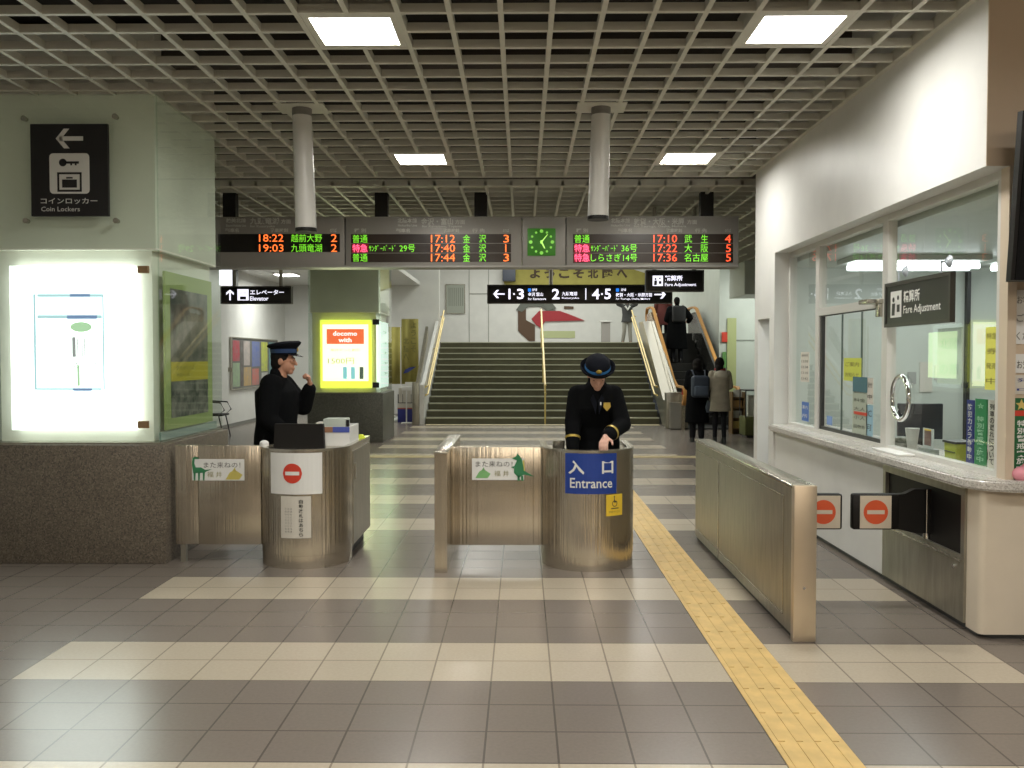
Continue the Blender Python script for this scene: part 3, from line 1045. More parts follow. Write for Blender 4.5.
for i, (px_, cm) in enumerate(((345, (.35, .8, .9)), (353, (.35, .8, .9)), (361.5, (.12, .16, .12)))):
    m = MB(); rc(m, px_ - 2, 367, px_ + 2, 379, fy - .002); m.build('phone_picture', mat('phone_pic_%d' % (i != 2), cm, .5, emit=.6, ecol=cm), lb)
area('lightbox_glow', ((a.x + b.x) / 2, DY - .03, (a.z + b.z) / 2), .9, 1.2, 15, (.9, 1, .55), (R(-90), 0, 0), parent=lb)
lb2 = thing('advert_lightbox', 'bright white side lightbox in the farther column, facing the stairs passage', 'lightbox', (dx1 - .08, DY + .7, 1.03))
m = MB(); m.box(dx1 - .08, DY + .13, 1.03, dx1 - .03, DY + 1.2, 2.30); m.build('lit_panel', mat('lightbox_side', (1, 1, 1), .5, emit=1.0, ecol=(.80, 1, .92)), lb2)
m = MB()
for i in range(5):
    m.text('ご案内', (dx1 - .028, DY + .8, 1.3 + i * .2), .5, .05, right=(0, 1, 0))
m.build('lettering', LBK, lb2)
area('lightbox_glow', (dx1 + .03, DY + .66, 1.66), .9, 1.2, 14, (.7, 1, .45), (0, R(-90), 0), parent=lb2)
for px_, py_ in ((376, 322), (376, 385)):
    a = atY(px_, py_, DY - .02)
    m = MB(); m.box(a.x - .06, DY - .04, a.z - .05, a.x + .06, DY, a.z + .05); m.build('glass_clamp', BLACKF, c2)

# ================================================================== GATES
def u_outline(xc, yc, r, yb, n=24):
    p = [(xc - r, yb)]
    for i in range(n + 1):
        t = math.pi + i / n * math.pi
        p.append((xc + r * math.cos(t), yc + r * math.sin(t)))
    p.append((xc + r, yb))
    return p


def cylfn(xc, yc, r, ang0, z0):
    """map flat (x,z) offsets onto the booth front; ang0 = angle right of straight-ahead"""
    def f(x, z):
        t = ang0 + x / r
        return Vector((xc + r * math.sin(t), yc - r * math.cos(t), z0 + z))
    return f


def curved_rect(m, fn, x0, x1, z0, z1, n=10):
    for i in range(n):
        a = x0 + (x1 - x0) * i / n; b = x0 + (x1 - x0) * (i + 1) / n
        m.face([fn(a, z0), fn(b, z0), fn(b, z1), fn(a, z1)])


ZB = .90
# middle booth
BX, BY, BR = .515, 7.10, .362
bo = thing('gate_booth', 'round stainless attendant booth with a blue entrance sign', 'gate booth', (BX, BY, 0))
m = MB(); m.ringpoly(u_outline(BX, BY, BR, 7.60), u_outline(BX, BY, BR - .03, 7.60), .10, ZB); m.build('shell', STEELC, bo)
m = MB(); m.ringpoly(u_outline(BX, BY, BR - .004, 7.595), u_outline(BX, BY, BR - .03, 7.595), 0, .0985); m.build('base_ring', STEELC, bo)
m = MB(); m.ringpoly(u_outline(BX, BY, BR + .004, 7.605), u_outline(BX, BY, BR - .05, 7.605), ZB, ZB + .018); m.build('top_rim', STEELT, bo)
m = MB(); m.prism([(x, y_) for x, y_ in u_outline(BX, BY, BR - .052, 7.12)], .80, .83, 'z'); m.build('inner_shelf', BLACKM, bo)
RB = BR + .0035
an = math.asin((1 / 900 * (591 - 522) * 6.82 - BX) / BR)
es_ = thing  # alias kept simple
fn = cylfn(BX, BY, RB, .0, .745)
m = MB(); curved_rect(m, cylfn(BX, BY, RB, .02, .745), -.205, .205, -.155, .15, 12); sgn = m.build('entrance_sign', BLUES, bo)
m = MB(); m.text('入', (0, 0, 0), .125, .105, bold=.03, fn=lambda x, z: cylfn(BX, BY, RB + .0015, .02 - .115 / BR, .79)(x, z))
m.text('口', (0, 0, 0), .095, .095, bold=.03, fn=lambda x, z: cylfn(BX, BY, RB + .0015, .02 + .125 / BR, .79)(x, z))
m.text('Entrance', (0, 0, 0), .33, .075, bold=.012, fn=lambda x, z: cylfn(BX, BY, RB + .0015, .02, .672)(x, z))
m.build('lettering', WHITEP, sgn)
m = MB(); curved_rect(m, cylfn(BX, BY, RB, .54, .50), -.075, .075, -.08, .082, 5); sgn = m.build('wheelchair_notice', YELS, bo)
fnw = cylfn(BX, BY, RB + .0015, .54, .50)
m = MB()
# wheelchair user mark: head, back, seat, wheel ring, chair line
for i in range(16):
    t0 = 2 * math.pi * i / 16; t1 = 2 * math.pi * (i + 1) / 16
    m.face([fnw(.024 * math.cos(t0) - .002, .012 + .024 * math.sin(t0)), fnw(.024 * math.cos(t1) - .002, .012 + .024 * math.sin(t1)), fnw(.018 * math.cos(t1) - .002, .012 + .018 * math.sin(t1)), fnw(.018 * math.cos(t0) - .002, .012 + .018 * math.sin(t0))])
m.face([fnw(-.01, .02), fnw(-.002, .02), fnw(-.002, .055), fnw(-.01, .055)])
m.face([fnw(-.006, .02), fnw(.02, .02), fnw(.02, .028), fnw(-.006, .028)])
m.face([fnw(-.012, .058), fnw(.0, .058), fnw(.0, .07), fnw(-.012, .07)])
m.face([fnw(-.035, -.028), fnw(.035, -.028), fnw(.035, -.020), fnw(-.035, -.020)])
m.text('お声かけください', (0, 0, 0), .11, .016, fn=lambda x, z: fnw(x, z - .05))
m.build('pictogram', INK, sgn)
# small items inside the booth
cn = MB(); a = Vector((.29, 7.10, .831)); cn.cone(a, .045, a + Vector((0, 0, .13)), .048, 20, True)
o = cn.build('steel_canister', STEELT); tag(o, 'short shiny steel canister inside the rim of the entrance booth', 'canister')
# left booth (closed cabinet)
LXc, LYc, LR = -1.716, 7.15, .352
bl = thing('gate_booth', 'round fronted stainless booth with a no entry sign, beside the standing officer', 'gate booth', (LXc, LYc, 0))


def left_outline(r, e=0.):
    return [(-1.80 + e, 8.02 - e), (-1.80 + e, 7.36 - e)] + u_outline(LXc, LYc, r, 7.24 - e)[:-1] + [(LXc + r, 8.02 - e)]


po = left_outline(LR)
m = MB(); m.prism(po, .10, ZB, 'z'); m.build('shell', STEELC, bl)
m = MB(); m.prism(u_outline(LXc, LYc, LR - .004, 7.2), 0, .098, 'z'); m.build('base_ring', STEELC, bl)
m = MB(); m.box(-1.77, 7.2, 0, LXc + LR - .05, 7.98, .098); m.build('kick_plinth', BLACKM, bl)
m = MB(); m.ringpoly(left_outline(LR + .004), left_outline(LR - .04, .03), ZB, ZB + .018); m.build('top_rim', STEELT, bl)
m = MB(); m.box(LXc + LR + .0005, 7.22, .11, LXc + LR + .006, 8.0, .86); dr = m.build('side_door', STEELP, bl)
m = MB(); m.box(LXc + LR + .006, 7.26, .63, LXc + LR + .016, 7.29, .76); m.build('door_handle', STEELT, dr)
RL = LR + .0035
m = MB(); curved_rect(m, cylfn(LXc, LYc, RL, -.05, .730), -.21, .215, -.155, .16, 12); sgn = m.build('no_entry_sign', PAPERW, bl)
fnn = cylfn(LXc, LYc, RL + .0015, -.085, .735)
m = MB()
for i in range(-8, 8):
    a_ = i / 8 * .076; b_ = (i + 1) / 8 * .076
    ha = math.sqrt(max(0, .076 ** 2 - a_ ** 2)); hb = math.sqrt(max(0, .076 ** 2 - b_ ** 2))
    pts = [fnn(a_, -ha), fnn(b_, -hb), fnn(b_, hb), fnn(a_, ha)]
    if ha < 1e-6: pts = [fnn(a_, 0), fnn(b_, -hb), fnn(b_, hb)]
    if hb < 1e-6: pts = [fnn(a_, -ha), fnn(b_, 0), fnn(a_, ha)]
    m.face(pts)
m.build('red_disc', REDS, sgn)
m = MB(); curved_rect(m, cylfn(LXc, LYc, RL + .003, -.085, .735), -.055, .055, -.014, .014, 6); m.build('white_bar', PAPERW, sgn)
m = MB(); curved_rect(m, cylfn(LXc, LYc, RL, .0, .395), -.125, .11, -.155, .165, 8); sgn = m.build('paper_notice', PAPER, bl)
m = MB()
for i, ch in enumerate('自動改札はあちら'):
    m.text(ch, (0, 0, 0), .032, .030, bold=.02, fn=lambda x, z, i=i: cylfn(LXc, LYc, RL + .0015, .0, .395)(x + .035, z + .125 - i * .036))
for j in range(3):
    for i, ch in enumerate('お回りください係員'):
        m.text(ch, (0, 0, 0), .013, .013, fn=lambda x, z, i=i, j=j: cylfn(LXc, LYc, RL + .0015, .0, .395)(x - .04 - j * .022, z + .07 - i * .022))
m.build('lettering', INK, sgn)

# infill panels
def dino_long(m, c, s):
    """long-necked dinosaur, split in convex pieces"""
    B = [(-.30, -.05), (-.15, .10), (.10, .10), (.30, -.02), (.30, -.15), (-.28, -.18)]
    m.poly2(B, c, sc=s)
    m.poly2([(-.30, -.05), (-.15, .10), (-.22, .30), (-.34, .30)], c, sc=s)
    m.poly2([(-.34, .30), (-.22, .30), (-.20, .50), (-.30, .55)], c, sc=s)
    m.poly2([(-.30, .55), (-.20, .50), (-.02, .50), (-.02, .56), (-.2, .62)], c, sc=s)
    m.poly2([(.30, -.02), (.62, .02), (.30, -.12)], c, sc=s)
    for x in (-.26, -.05, .18):
        m.poly2([(x, -.14), (x + .10, -.14), (x + .08, -.52), (x, -.52)], c, sc=s)


def dino_up(m, c, s):
    m.poly2([(-.10, .34), (.10, .36), (.16, .05), (.18, -.22), (-.05, -.34), (-.22, -.15), (-.20, .12)], c, sc=s)
    m.poly2([(-.30, .42), (-.06, .32), (.10, .36), (.02, .52), (-.14, .50)], c, sc=s)
    m.poly2([(-.12, .50), (.0, .52), (-.10, .62)], c, sc=s)
    m.poly2([(.16, -.05), (.18, -.22), (.58, -.30), (.30, -.14)], c, sc=s)
    m.poly2([(-.20, .12), (-.34, .06), (-.22, .02)], c, sc=s)
    for x in (-.08, .06):
        m.poly2([(x, -.28), (x + .08, -.26), (x + .1, -.46), (x, -.46)], c, sc=s)


def dino_low(m, c, s):
    m.poly2([(-.5, -.3), (-.25, .12), (.05, .28), (.32, .1), (.5, -.02), (.3, -.3)], c, sc=s)
    m.poly2([(-.1, .2), (.05, .42), (.12, .2)], c, sc=s)


PY = 7.04
gp = thing('gate_partition', 'flat stainless infill panel between the near column and the left booth', 'gate panel', (-2.4, PY, 0))
m = MB(); m.box(-2.55, PY, .14, -2.056, PY + .03, .925, .004); m.box(-2.735, PY, .14, -2.552, PY + .06, .925, .004); m.build('panel', STEEL, gp)
m = MB(); m.box(-2.70, PY + .01, 0, -2.66, PY + .05, .14); m.build('foot', STEELP, gp)
fy = PY - .002
st1 = MB(); rc(st1, 192, 459, 244.5, 480.5, fy); stk = st1.build('farewell_sticker', PAPERW, gp)
m = MB(); m.text('また来ねの！', atY(222, 465, fy - .001), .29, .046, bold=.0); m.build('lettering', INK, stk)
m = MB(); m.text('福 井', atY(214.5, 474.5, fy - .001), .115, .044, bold=.0); m.build('place_name', INKO, stk)
m = MB(); dino_long(m, atY(199, 469.5, fy - .002), .165); m.build('green_dinosaur', GREEND, stk)
m = MB(); dino_low(m, atY(234, 474.5, fy - .0015), .135); m.build('yellow_dinosaur', YELLOWD, stk)

gm = thing('gate_partition', 'stainless side partition with a panel joining the entrance booth', 'gate partition', (-.3, 7.2, 0))
m = MB(); m.box(-.655, 6.70, 0, -.562, 8.15, .895); m.build('side_wall', STEEL, gm)
m = MB(); m.box(-.665, 6.69, .895, -.552, 8.16, .915, .004); m.build('top_cap', STEELT, gm)
m = MB(); m.box(-.561, PY, .14, BX - BR + .001, PY + .03, .915, .004); m.build('panel', STEEL, gm)
fy = PY - .002
st1 = MB(); rc(st1, 472, 458.5, 524, 480, fy); stk = st1.build('farewell_sticker', PAPERW, gm)
m = MB(); m.text('また来ねの！', atY(494, 464, fy - .001), .29, .046, bold=.0); m.build('lettering', INK, stk)
m = MB(); m.text('福 井', atY(501.5, 473.5, fy - .001), .115, .044, bold=.0); m.build('place_name', INKO, stk)
m = MB(); dino_low(m, atY(483, 473.5, fy - .0015), .12); m.build('light_green_dinosaur', GREENL, stk)
m = MB(); dino_up(m, atY(519.5, 469, fy - .003), .20); m.build('green_dinosaur', GREEND, stk)
m = MB(); m.poly2([(-.02, .3), (.045, .3), (.075, -.2), (.03, -.1)], atY(523, 468, fy - .002), sc=.2); m.build('yellow_back', YELLOWD, stk)

# long partition on the right
gr = thing('gate_partition', 'long stainless partition wall standing beside the yellow floor strip', 'gate partition', (1.6, 6.5, 0))
m = MB(); m.box(1.545, 5.14, .03, 1.665, 8.0, .87); m.build('wall_body', STEELP, gr)
m = MB(); m.box(1.537, 5.12, .87, 1.673, 8.01, .892, .004); m.build('top_cap', STEELT, gr)
m = MB(); m.box(1.540, 5.085, 0, 1.670, 5.139, .892, .006); m.build('end_post', mat('warm_steel', (.60, .50, .37), .35, .7), gr)
m = MB()
m.box(1.5415, 5.30, .80, 1.5445, 7.95, .806); m.box(1.5415, 5.30, .10, 1.5445, 5.306, .80); m.box(1.5415, 7.05, .03, 1.5445, 7.075, .80); m.box(1.5415, 5.30, .10, 1.5445, 7.95, .106)
m.build('panel_seam', STEELT, gr)
m = MB(); m.box(1.56, 5.15, 0, 1.65, 7.98, .029); m.build('base_strip', BLACKM, gr)
m = MB(); m.cone((1.60, 5.086, .31), .008, (1.60, 5.081, .31), .008, 12); m.build('screw', CHROME, gr)


# barrier arms
def no_entry(cx, y_, cz, parent, w_=.20):
    m = MB(); m.box(cx - w_ / 2, y_ - .004, cz - .105, cx + w_ / 2, y_, cz + .105); f = m.build('sign_face', CREAM, parent)
    m = MB(); m.disc((cx, y_ - .0055, cz), .078); m.build('orange_disc', ORANGES, f)
    m = MB(); m.rect((cx, y_ - .007, cz), .112, .026); m.build('bar_mark', CREAM, f)


AY = 5.78
a = atY(853, 494, AY); b = atY(891, 530, AY)
cz = (a.z + b.z) / 2
ar = thing('barrier_arm', 'black barrier arm with an orange no entry sign, hinged in the counter recess', 'barrier arm', (2.66, AY, cz))
m = MB(); m.box(a.x, AY, b.z, a.x + .30, AY + .06, a.z, .015)
m.prism([(a.x + .29, b.z + .003), (a.x + .29, a.z - .003), (2.46, a.z), (2.52, a.z + .03), (2.70, a.z + .03), (2.70, b.z - .03), (2.52, b.z - .02), (2.44, b.z)], AY + .005, AY + .055, 'y')
m.build('arm', BLACKM, ar)
no_entry(a.x + .145, AY - .001, cz, ar)
m = MB(); m.cone((2.59, AY - .02, cz - .16), .006, (2.59, AY - .02, cz + .15), .006, 10); m.cone((2.59, AY - .02, cz - .165), .022, (2.59, AY - .02, cz - .13), .022, 12); m.build('pivot_pin', CHROME, ar)
a2 = atY(843, 494, AY)
ar = thing('barrier_arm', 'short barrier arm with an orange no entry sign on the long partition', 'barrier arm', (1.67, AY, cz))
m = MB(); m.box(1.672, AY, b.z, a2.x, AY + .06, a.z, .015); m.build('arm', BLACKM, ar)
no_entry(a2.x - .125, AY - .001, cz, ar, .215)

# ================================================================== THINGS ON THE LEFT BOOTH
TZ = ZB + .001
def yq(px): return px


mn = thing('monitor', 'black monitor seen from behind on the left booth', 'monitor', (-1.78, 7.05, ZB))
a = atY(274, 424, 7.06); b = atY(325, 449, 7.06)
m = MB(); m.prism([(a.x, b.z), (a.x + .01, a.z + .002), (b.x - .01, a.z + .002), (b.x, b.z)], 7.04, 7.085, 'y')
m.build('casing', BLACKM, mn)
m = MB(); m.box(a.x + .1, 7.07, ZB, b.x - .1, 7.16, ZB + .015, .004); m.build('stand', BLACKM, mn)
bx = thing('leaflet_box', 'white tray box with a brown and blue label strip on the left booth', 'box', (-1.53, 7.35, ZB))
m = MB(); x0_, x1_ = -1.70, -1.395; zt = 1.055
m.box(x0_, 7.25, TZ, x1_, 7.262, zt); m.box(x0_, 7.64, TZ, x1_, 7.652, zt); m.box(x0_, 7.262, TZ, x0_ + .012, 7.64, zt); m.box(x1_ - .012, 7.262, TZ, x1_, 7.64, zt); m.box(x0_ + .012, 7.262, TZ, x1_ - .012, 7.64, TZ + .01)
m.build('tray', PAPERW, bx)
m = MB(); m.box(x0_, 7.246, zt - .045, x0_ + .17, 7.249, zt); m.build('brown_label', mat('label_brown', (.30, .15, .08), .6), bx)
m = MB(); m.box(x0_ + .17, 7.246, zt - .045, x1_, 7.249, zt); m.build('blue_label', mat('label_blue', (.06, .09, .38), .6), bx)
m = MB(); m.box(-1.62, 7.30, TZ + .011, -1.44, 7.50, zt + .06, .004); o = m.build('tissue_carton', mat('pale_green_carton', (.42, .46, .40), .6)); tag(o, 'pale green grey carton standing in the white tray box', 'carton')
m = MB(); m.box(-1.685, 7.32, TZ + .0115, -1.63, 7.45, zt + .03, .003); o = m.build('card_stack', PAPER); tag(o, 'small pale stack of cards at the left end of the white tray box', 'cards')
m = MB(); m.cone((-1.425, 7.33, TZ + .011), .011, (-1.425, 7.33, zt + .05), .013, 12); o = m.build('date_stamp', BLACKM); tag(o, 'small black stamp standing at the right end of the tray box', 'stamp')
m = MB(); m.sphere((-2.03, 7.05, ZB + .018 + .022), (.036, .036, .026)); m.cone((-2.03, 7.05, ZB + .018), .034, (-2.03, 7.05, ZB + .035), .036, 20); o = m.build('white_bowl', PAPERW); tag(o, 'small round white lidded pot on the left rim of the booth', 'pot')
m = MB(); m.sphere((-1.385, 7.72, ZB + .018 + .02), (.03, .02, .018)); m.box(-1.40, 7.68, ZB + .0185, -1.35, 7.76, ZB + .03, .004)
o = m.build('yellow_tag', mat('neon_yellow', (.75, .85, .06), .5)); tag(o, 'neon yellow plastic tag at the back right corner of the left booth', 'tag')
m = MB(); m.box(-1.76, 7.70, TZ, -1.55, 7.95, .935, .003); o = m.build('paper_stack', PAPERW); tag(o, 'stack of white paper behind the monitor on the left booth', 'papers')

# ================================================================== HANGING THINGS
def tube_lamp(px, ptop, pbot, Y, label, tilt=0):
    a = atY(px, ptop, Y); b = atY(px + tilt, pbot, Y)
    t = thing('hanging_tube', label, 'hanging tube', (a.x, Y, ZC))
    m = MB(); m.cone((a.x, Y, ZC - .05), .078, (b.x, Y, b.z + .03), .086, 28); m.build('tube', mat('tube_white', (.55, .54, .50), .4), t)
    m = MB(); m.cone((a.x, Y, ZC), .080, (a.x, Y, ZC - .06), .080, 28); m.build('collar', mat('tube_collar', (.16, .15, .13), .5), t)
    m = MB(); m.cone((b.x, Y, b.z + .03), .0875, (b.x, Y, b.z), .0875, 28); m.build('end_ring', BLACKM, t)
    m = MB(); m.box(a.x - .2, Y - .15, ZC + .0, a.x + .2, Y + .15, ZC + .01); m.build('ceiling_plate', LOUVRE, t)


tube_lamp(302, 112, 232, 7.45, 'white tube hanging from the ceiling in front of the left board panel', 4)
tube_lamp(601, 110, 220, 7.45, 'white tube hanging from the ceiling in front of the right board panel', -3)

# departure board
DBY = 11.3
db = thing('departure_board', 'wide grey hanging departure board with red and green train times', 'departure board', (-.8, DBY, 2.75))
zt = atY(522, 217, DBY).z; zb = atY(522, 267, DBY).z
xs = [atY(118, 240, DBY).x, atY(345, 240, DBY).x, atY(522, 240, DBY).x, atY(566, 240, DBY).x, atY(739, 240, DBY).x]
for i in range(4):
    m = MB(); m.box(xs[i] + .006, DBY, zb, xs[i + 1] - .006, DBY + .28, zt, .008); m.build('board_case', BOARD, db)
m = MB(); m.box(xs[0], DBY - .012, zb - .004, xs[4], DBY + .29, zb + .02); m.box(xs[0], DBY + .02, zt - .01, xs[4], DBY + .26, zt + .01); m.build('case_rail', mat('board_rail', (.36, .35, .32), .45, .2), db)
for px_ in (231, 382, 481, 706):
    a = atY(px_, 200, DBY + .15)
    m = MB(); m.box(a.x - .08, DBY + .07, zt, a.x + .08, DBY + .2, ZC + .03); m.build('hanger', BLACKM, db)
fy = DBY - .003


def rows(x0, x1, ys, mt, name):
    m = MB()
    for (a_, b_) in ys:
        rc(m, x0, a_, x1, b_, fy)
    return m.build(name, mt, db)


rows(218, 340, [(234, 252)], LEDBG2, 'led_window')
rows(351, 511, [(234.2, 243.0), (243.8, 252.6), (253.4, 262)], LEDBG, 'led_window')
rows(573, 733, [(234.2, 243.0), (243.8, 252.6), (253.4, 262.6)], LEDBG, 'led_window')
PXM = DBY / 900.


def led(items, mt, name, par=db, b=.0):
    m = MB()
    for s_, x0, x1, yc, h in items:
        a_ = atY((x0 + x1) / 2, yc, fy - .003)
        m.text(s_, a_, None if s_ == '1' else (x1 - x0) * PXM, h * PXM, bold=b)
    return m.build(name, mt, par)


r3 = (238.7, 248.2, 257.6)
led([('18:22', 259, 283.5, 238, 7.4), ('19:03', 259, 283.5, 248, 7.4), ('2', 331, 337, 238, 7.6), ('2', 331, 337, 248, 7.6)], LEDO, 'time_lettering')
led([('越前大野', 291, 322, 238, 8), ('九頭竜湖', 291, 322, 248, 8)], LEDG, 'destination_lettering', b=.0)
led([('17:12', 431, 455, r3[0], 7.6), ('17:40', 431, 455, r3[1], 7.6), ('17:44', 431, 455, r3[2], 7.6), ('3', 503.5, 509, r3[0], 7.6), ('1', 503.5, 508, r3[1], 7.6), ('3', 503.5, 509, r3[2], 7.6)], LEDO, 'time_lettering')
led([('普通', 352.5, 367.5, r3[0], 8), ('普通', 352.5, 367.5, r3[2], 8), ('ｻﾝﾀﾞｰﾊﾞｰﾄﾞ', 369, 395.5, r3[1], 6.5), ('29号', 399.5, 415, r3[1], 7.5),
     ('金', 463, 470, r3[0], 8), ('沢', 479, 486, r3[0], 8), ('金', 463, 470, r3[1], 8), ('沢', 479, 486, r3[1], 8), ('金', 463, 470, r3[2], 8), ('沢', 479, 486, r3[2], 8)], LEDG, 'destination_lettering', b=.0)
led([('17:10', 653.5, 677, r3[0], 7.6), ('17:22', 653.5, 677, r3[1], 7.6), ('17:36', 653.5, 677, r3[2], 7.6), ('4', 725, 731, r3[0], 7.6), ('5', 726, 731, r3[1], 7.6), ('5', 726, 731, r3[2], 7.6)], LEDR, 'time_lettering')
led([('普通', 574.5, 589.5, r3[0], 8), ('ｻﾝﾀﾞｰﾊﾞｰﾄﾞ', 591, 617.5, r3[1], 6.5), ('36号', 621.5, 637, r3[1], 7.5), ('しらさぎ14号', 591, 637, r3[2], 7.8),
     ('武', 684.5, 692, r3[0], 8), ('生', 701, 708, r3[0], 8), ('大', 684.5, 692, r3[1], 8), ('阪', 701, 708, r3[1], 8), ('名古屋', 684.5, 708, r3[2], 8)], LEDG, 'destination_lettering', b=.0)
m = MB(); fq = fy - .0015
for x0, x1, yc in ((351.8, 368.3, r3[1]), (573.8, 590.3, r3[1]), (573.8, 590.3, r3[2])):
    a_ = atY((x0 + x1) / 2, yc, fq); m.rect(a_, (x1 - x0) * PXM, 9 * PXM)
m.build('express_field', LEDPD, db)
led([('特急', 352.5, 367.5, r3[1], 8), ('特急', 574.5, 589.5, r3[1], 8), ('特急', 574.5, 589.5, r3[2], 8)], LEDP, 'express_lettering', b=.01)
led([('越美北線', 226, 246, 220.5, 4.5), ('九頭竜湖', 250, 279, 221, 7), ('方面', 281, 291, 221.5, 4.5), ('for Kuzuryuko', 250, 275, 226.5, 3), ('Etsumi-Hokuto Line', 226, 246, 225.5, 2.5), ('列車名', 225, 239, 230.3, 4), ('発車時刻', 270, 288, 230.3, 4), ('のりば', 330, 336.5, 230.3, 4),
     ('北陸本線', 397.5, 417, 220.5, 5), ('金沢・富山', 421, 453, 221.5, 7), ('方面', 455, 465, 222, 4.5), ('Hokuriku Line', 398, 417, 225.3, 2.3), ('for Kanazawa, Toyama', 422, 462, 226.5, 2.8),
     ('種 別', 354, 366, 230.5, 4), ('列車名', 396, 410, 230.5, 4), ('発車時刻', 443, 459, 230.5, 4), ('行 先', 472, 485, 230.5, 4), ('のりば', 503, 509, 230.5, 3.6),
     ('北陸本線', 611, 630, 220.5, 5), ('敦賀・大阪・米原', 634, 684, 221.5, 7), ('方面', 687, 697, 222, 4.5), ('Hokuriku Line', 611, 630, 225.3, 2.3), ('for Tsuruga, Osaka, Maibara', 634, 686, 226.5, 2.8),
     ('種 別', 576, 588, 230.5, 4), ('列車名', 618, 632, 230.5, 4), ('発車時刻', 666, 682, 230.5, 4), ('行 先', 695, 707, 230.5, 4), ('のりば', 725, 731, 230.5, 3.6)], BOARDT, 'heading_lettering', b=.025)
# clock
cc = atY(541.5, 242, DBY - .02)
ck = m = MB(); m.box(cc.x - .175, DBY - .02, cc.z - .17, cc.x + .175, DBY - .001, cc.z + .17, .006); ck = m.build('clock', mat('clock_face_green', (.02, .10, .01), .4, emit=.16, ecol=(.1, .5, .03)), db)
m = MB(); f2 = DBY - .022
for i in range(12):
    t = i * math.pi / 6
    p = cc + Vector((.135 * math.sin(t), -.002, .135 * math.cos(t)))
    m.disc(p, .015 if i % 3 else .022)
m.build('hour_marks', mat('clock_marks', (.2, .6, .1), .5, emit=.45, ecol=(.35, .8, .1)), ck)
m = MB()
for t, L_, w_ in ((math.pi / 6 * 5.1, .09, .012), (math.pi / 30 * 6.5, .12, .008)):
    d = Vector((math.sin(t), 0, math.cos(t))); n_ = Vector((d.z, 0, -d.x)); c_ = cc + Vector((0, -.003, 0))
    m.face([c_ - n_ * w_ - d * .02, c_ + n_ * w_ - d * .02, c_ + n_ * w_ * .6 + d * L_, c_ - n_ * w_ * .6 + d * L_])
m.build('hands', mat('clock_hands', (.5, .8, .2), .5, emit=.8, ecol=(.5, .9, .2)), ck)


# platform direction sign etc.
def hang_sign(name, label, x0, y0, x1, y1, Y, hangs, depth=.12, top=ZC):
    a = atY(x0, y0, Y); b = atY(x1, y1, Y)
    t = thing(name, label, 'sign', ((a.x + b.x) / 2, Y + depth / 2, b.z))
    m = MB(); m.box(a.x, Y, b.z, b.x, Y + depth, a.z, .006); m.build('sign_box', SIGNB, t)
    m = MB(); e = .02
    for q in ((a.x - e, b.z - e, b.x + e, b.z), (a.x - e, a.z, b.x + e, a.z + e), (a.x - e, b.z, a.x, a.z), (b.x, b.z, b.x + e, a.z)):
        m.box(q[0], Y - .004, q[1], q[2], Y + depth + .004, q[3])
    m.build('sign_frame', SIGNF, t)
    for px_ in hangs:
        c = atY(px_, y0, Y)
        m = MB(); m.cone((c.x, Y + depth / 2, a.z), .03, (c.x, Y + depth / 2, top), .03, 12); m.build('hanger_rod', mat('hanger_pale', (.30, .29, .24), .5), t)
    return t


PS = 13.6
ps = hang_sign('platform_sign', 'long black lit platform sign with numbers 1-3, 2 and 4-5', 488.5, 286, 671, 302, PS, (551, ))
q = PS / 900
def put(m, s_, x0, x1, yc, h, Y, b=.0):
    m.text(s_, atY((x0 + x1) / 2, yc, Y), None if s_ == '1' else (x1 - x0) * Y / 900, h * Y / 900, bold=b)


fy = PS - .006
m = MB(); arrow(m, atY(499, 294, fy), .085, math.pi, th=.12); arrow(m, atY(660, 294.5, fy), .085, 0, th=.12); m.build('arrow', LITW, ps)
m = MB()
put(m, '1', 507.5, 511.5, 294, 10.5, fy, .02); put(m, '·', 513, 515, 294, 2, fy); put(m, '3', 517, 524, 294, 10.5, fy, .02)
put(m, '2', 552, 559.5, 294, 10.5, fy, .02)
put(m, '4', 592, 599.5, 294, 10.5, fy, .02); put(m, '·', 601, 603, 294, 2, fy); put(m, '5', 604.5, 611, 294, 10.5, fy, .02)
m.build('platform_numbers', LITW, ps)
m = MB()
put(m, '北陸線', 532, 537, 289.7, 2.8, fy, .02); put(m, '金沢 富山', 528, 543, 294.3, 3.8, fy, .02); put(m, 'for Kanazawa', 528, 546, 298.8, 2.4, fy, .01)
put(m, '九頭竜湖', 562, 577, 293.7, 3.8, fy, .02); put(m, 'Kuzuryuko', 562, 579, 298.2, 2.4, fy, .01)
put(m, '北陸線', 621, 626, 289.7, 2.8, fy, .02); put(m, '敦賀・大阪・米原方面', 616, 652, 294.8, 3.8, fy, .02); put(m, 'for Tsuruga, Osaka, Maibara', 616, 650, 299, 2.4, fy, .01)
m.rect(atY(585.8, 294, fy), .015, .17)
m.build('lettering', LITW, ps)
m = MB(); m.rect(atY(529.5, 290, fy), .045, .045); m.rect(atY(617.5, 290, fy), .045, .045); m.build('blue_square', LITB, ps)

FS = 12.3
fs_ = hang_sign('fare_adjustment_sign', 'black lit fare adjustment sign hanging just below the departure board', 647.5, 271.5, 702.5, 290, FS, (655, 695))


def fare_icon(m, mk, c, s, right=(1, 0, 0), up=(0, 0, 1), nrm=(0, -1, 0)):
    c = Vector(c); right = Vector(right); up = Vector(up); nrm = Vector(nrm)
    m.rect(c, s, s, right, up)
    d = c + nrm * .0012
    mk.disc(d + right * (-.22 * s) + up * (.18 * s), .10 * s, right, up)
    mk.poly2([(-.38, -.42), (-.10, -.42), (-.06, .04), (-.34, .04)], d, right, up, s)
    mk.poly2([(.10, -.3), (.36, -.3), (.36, -.02), (.10, -.02)], d, right, up, s)
    mk.disc(d + right * (.2 * s) + up * (.24 * s), .09 * s, right, up)


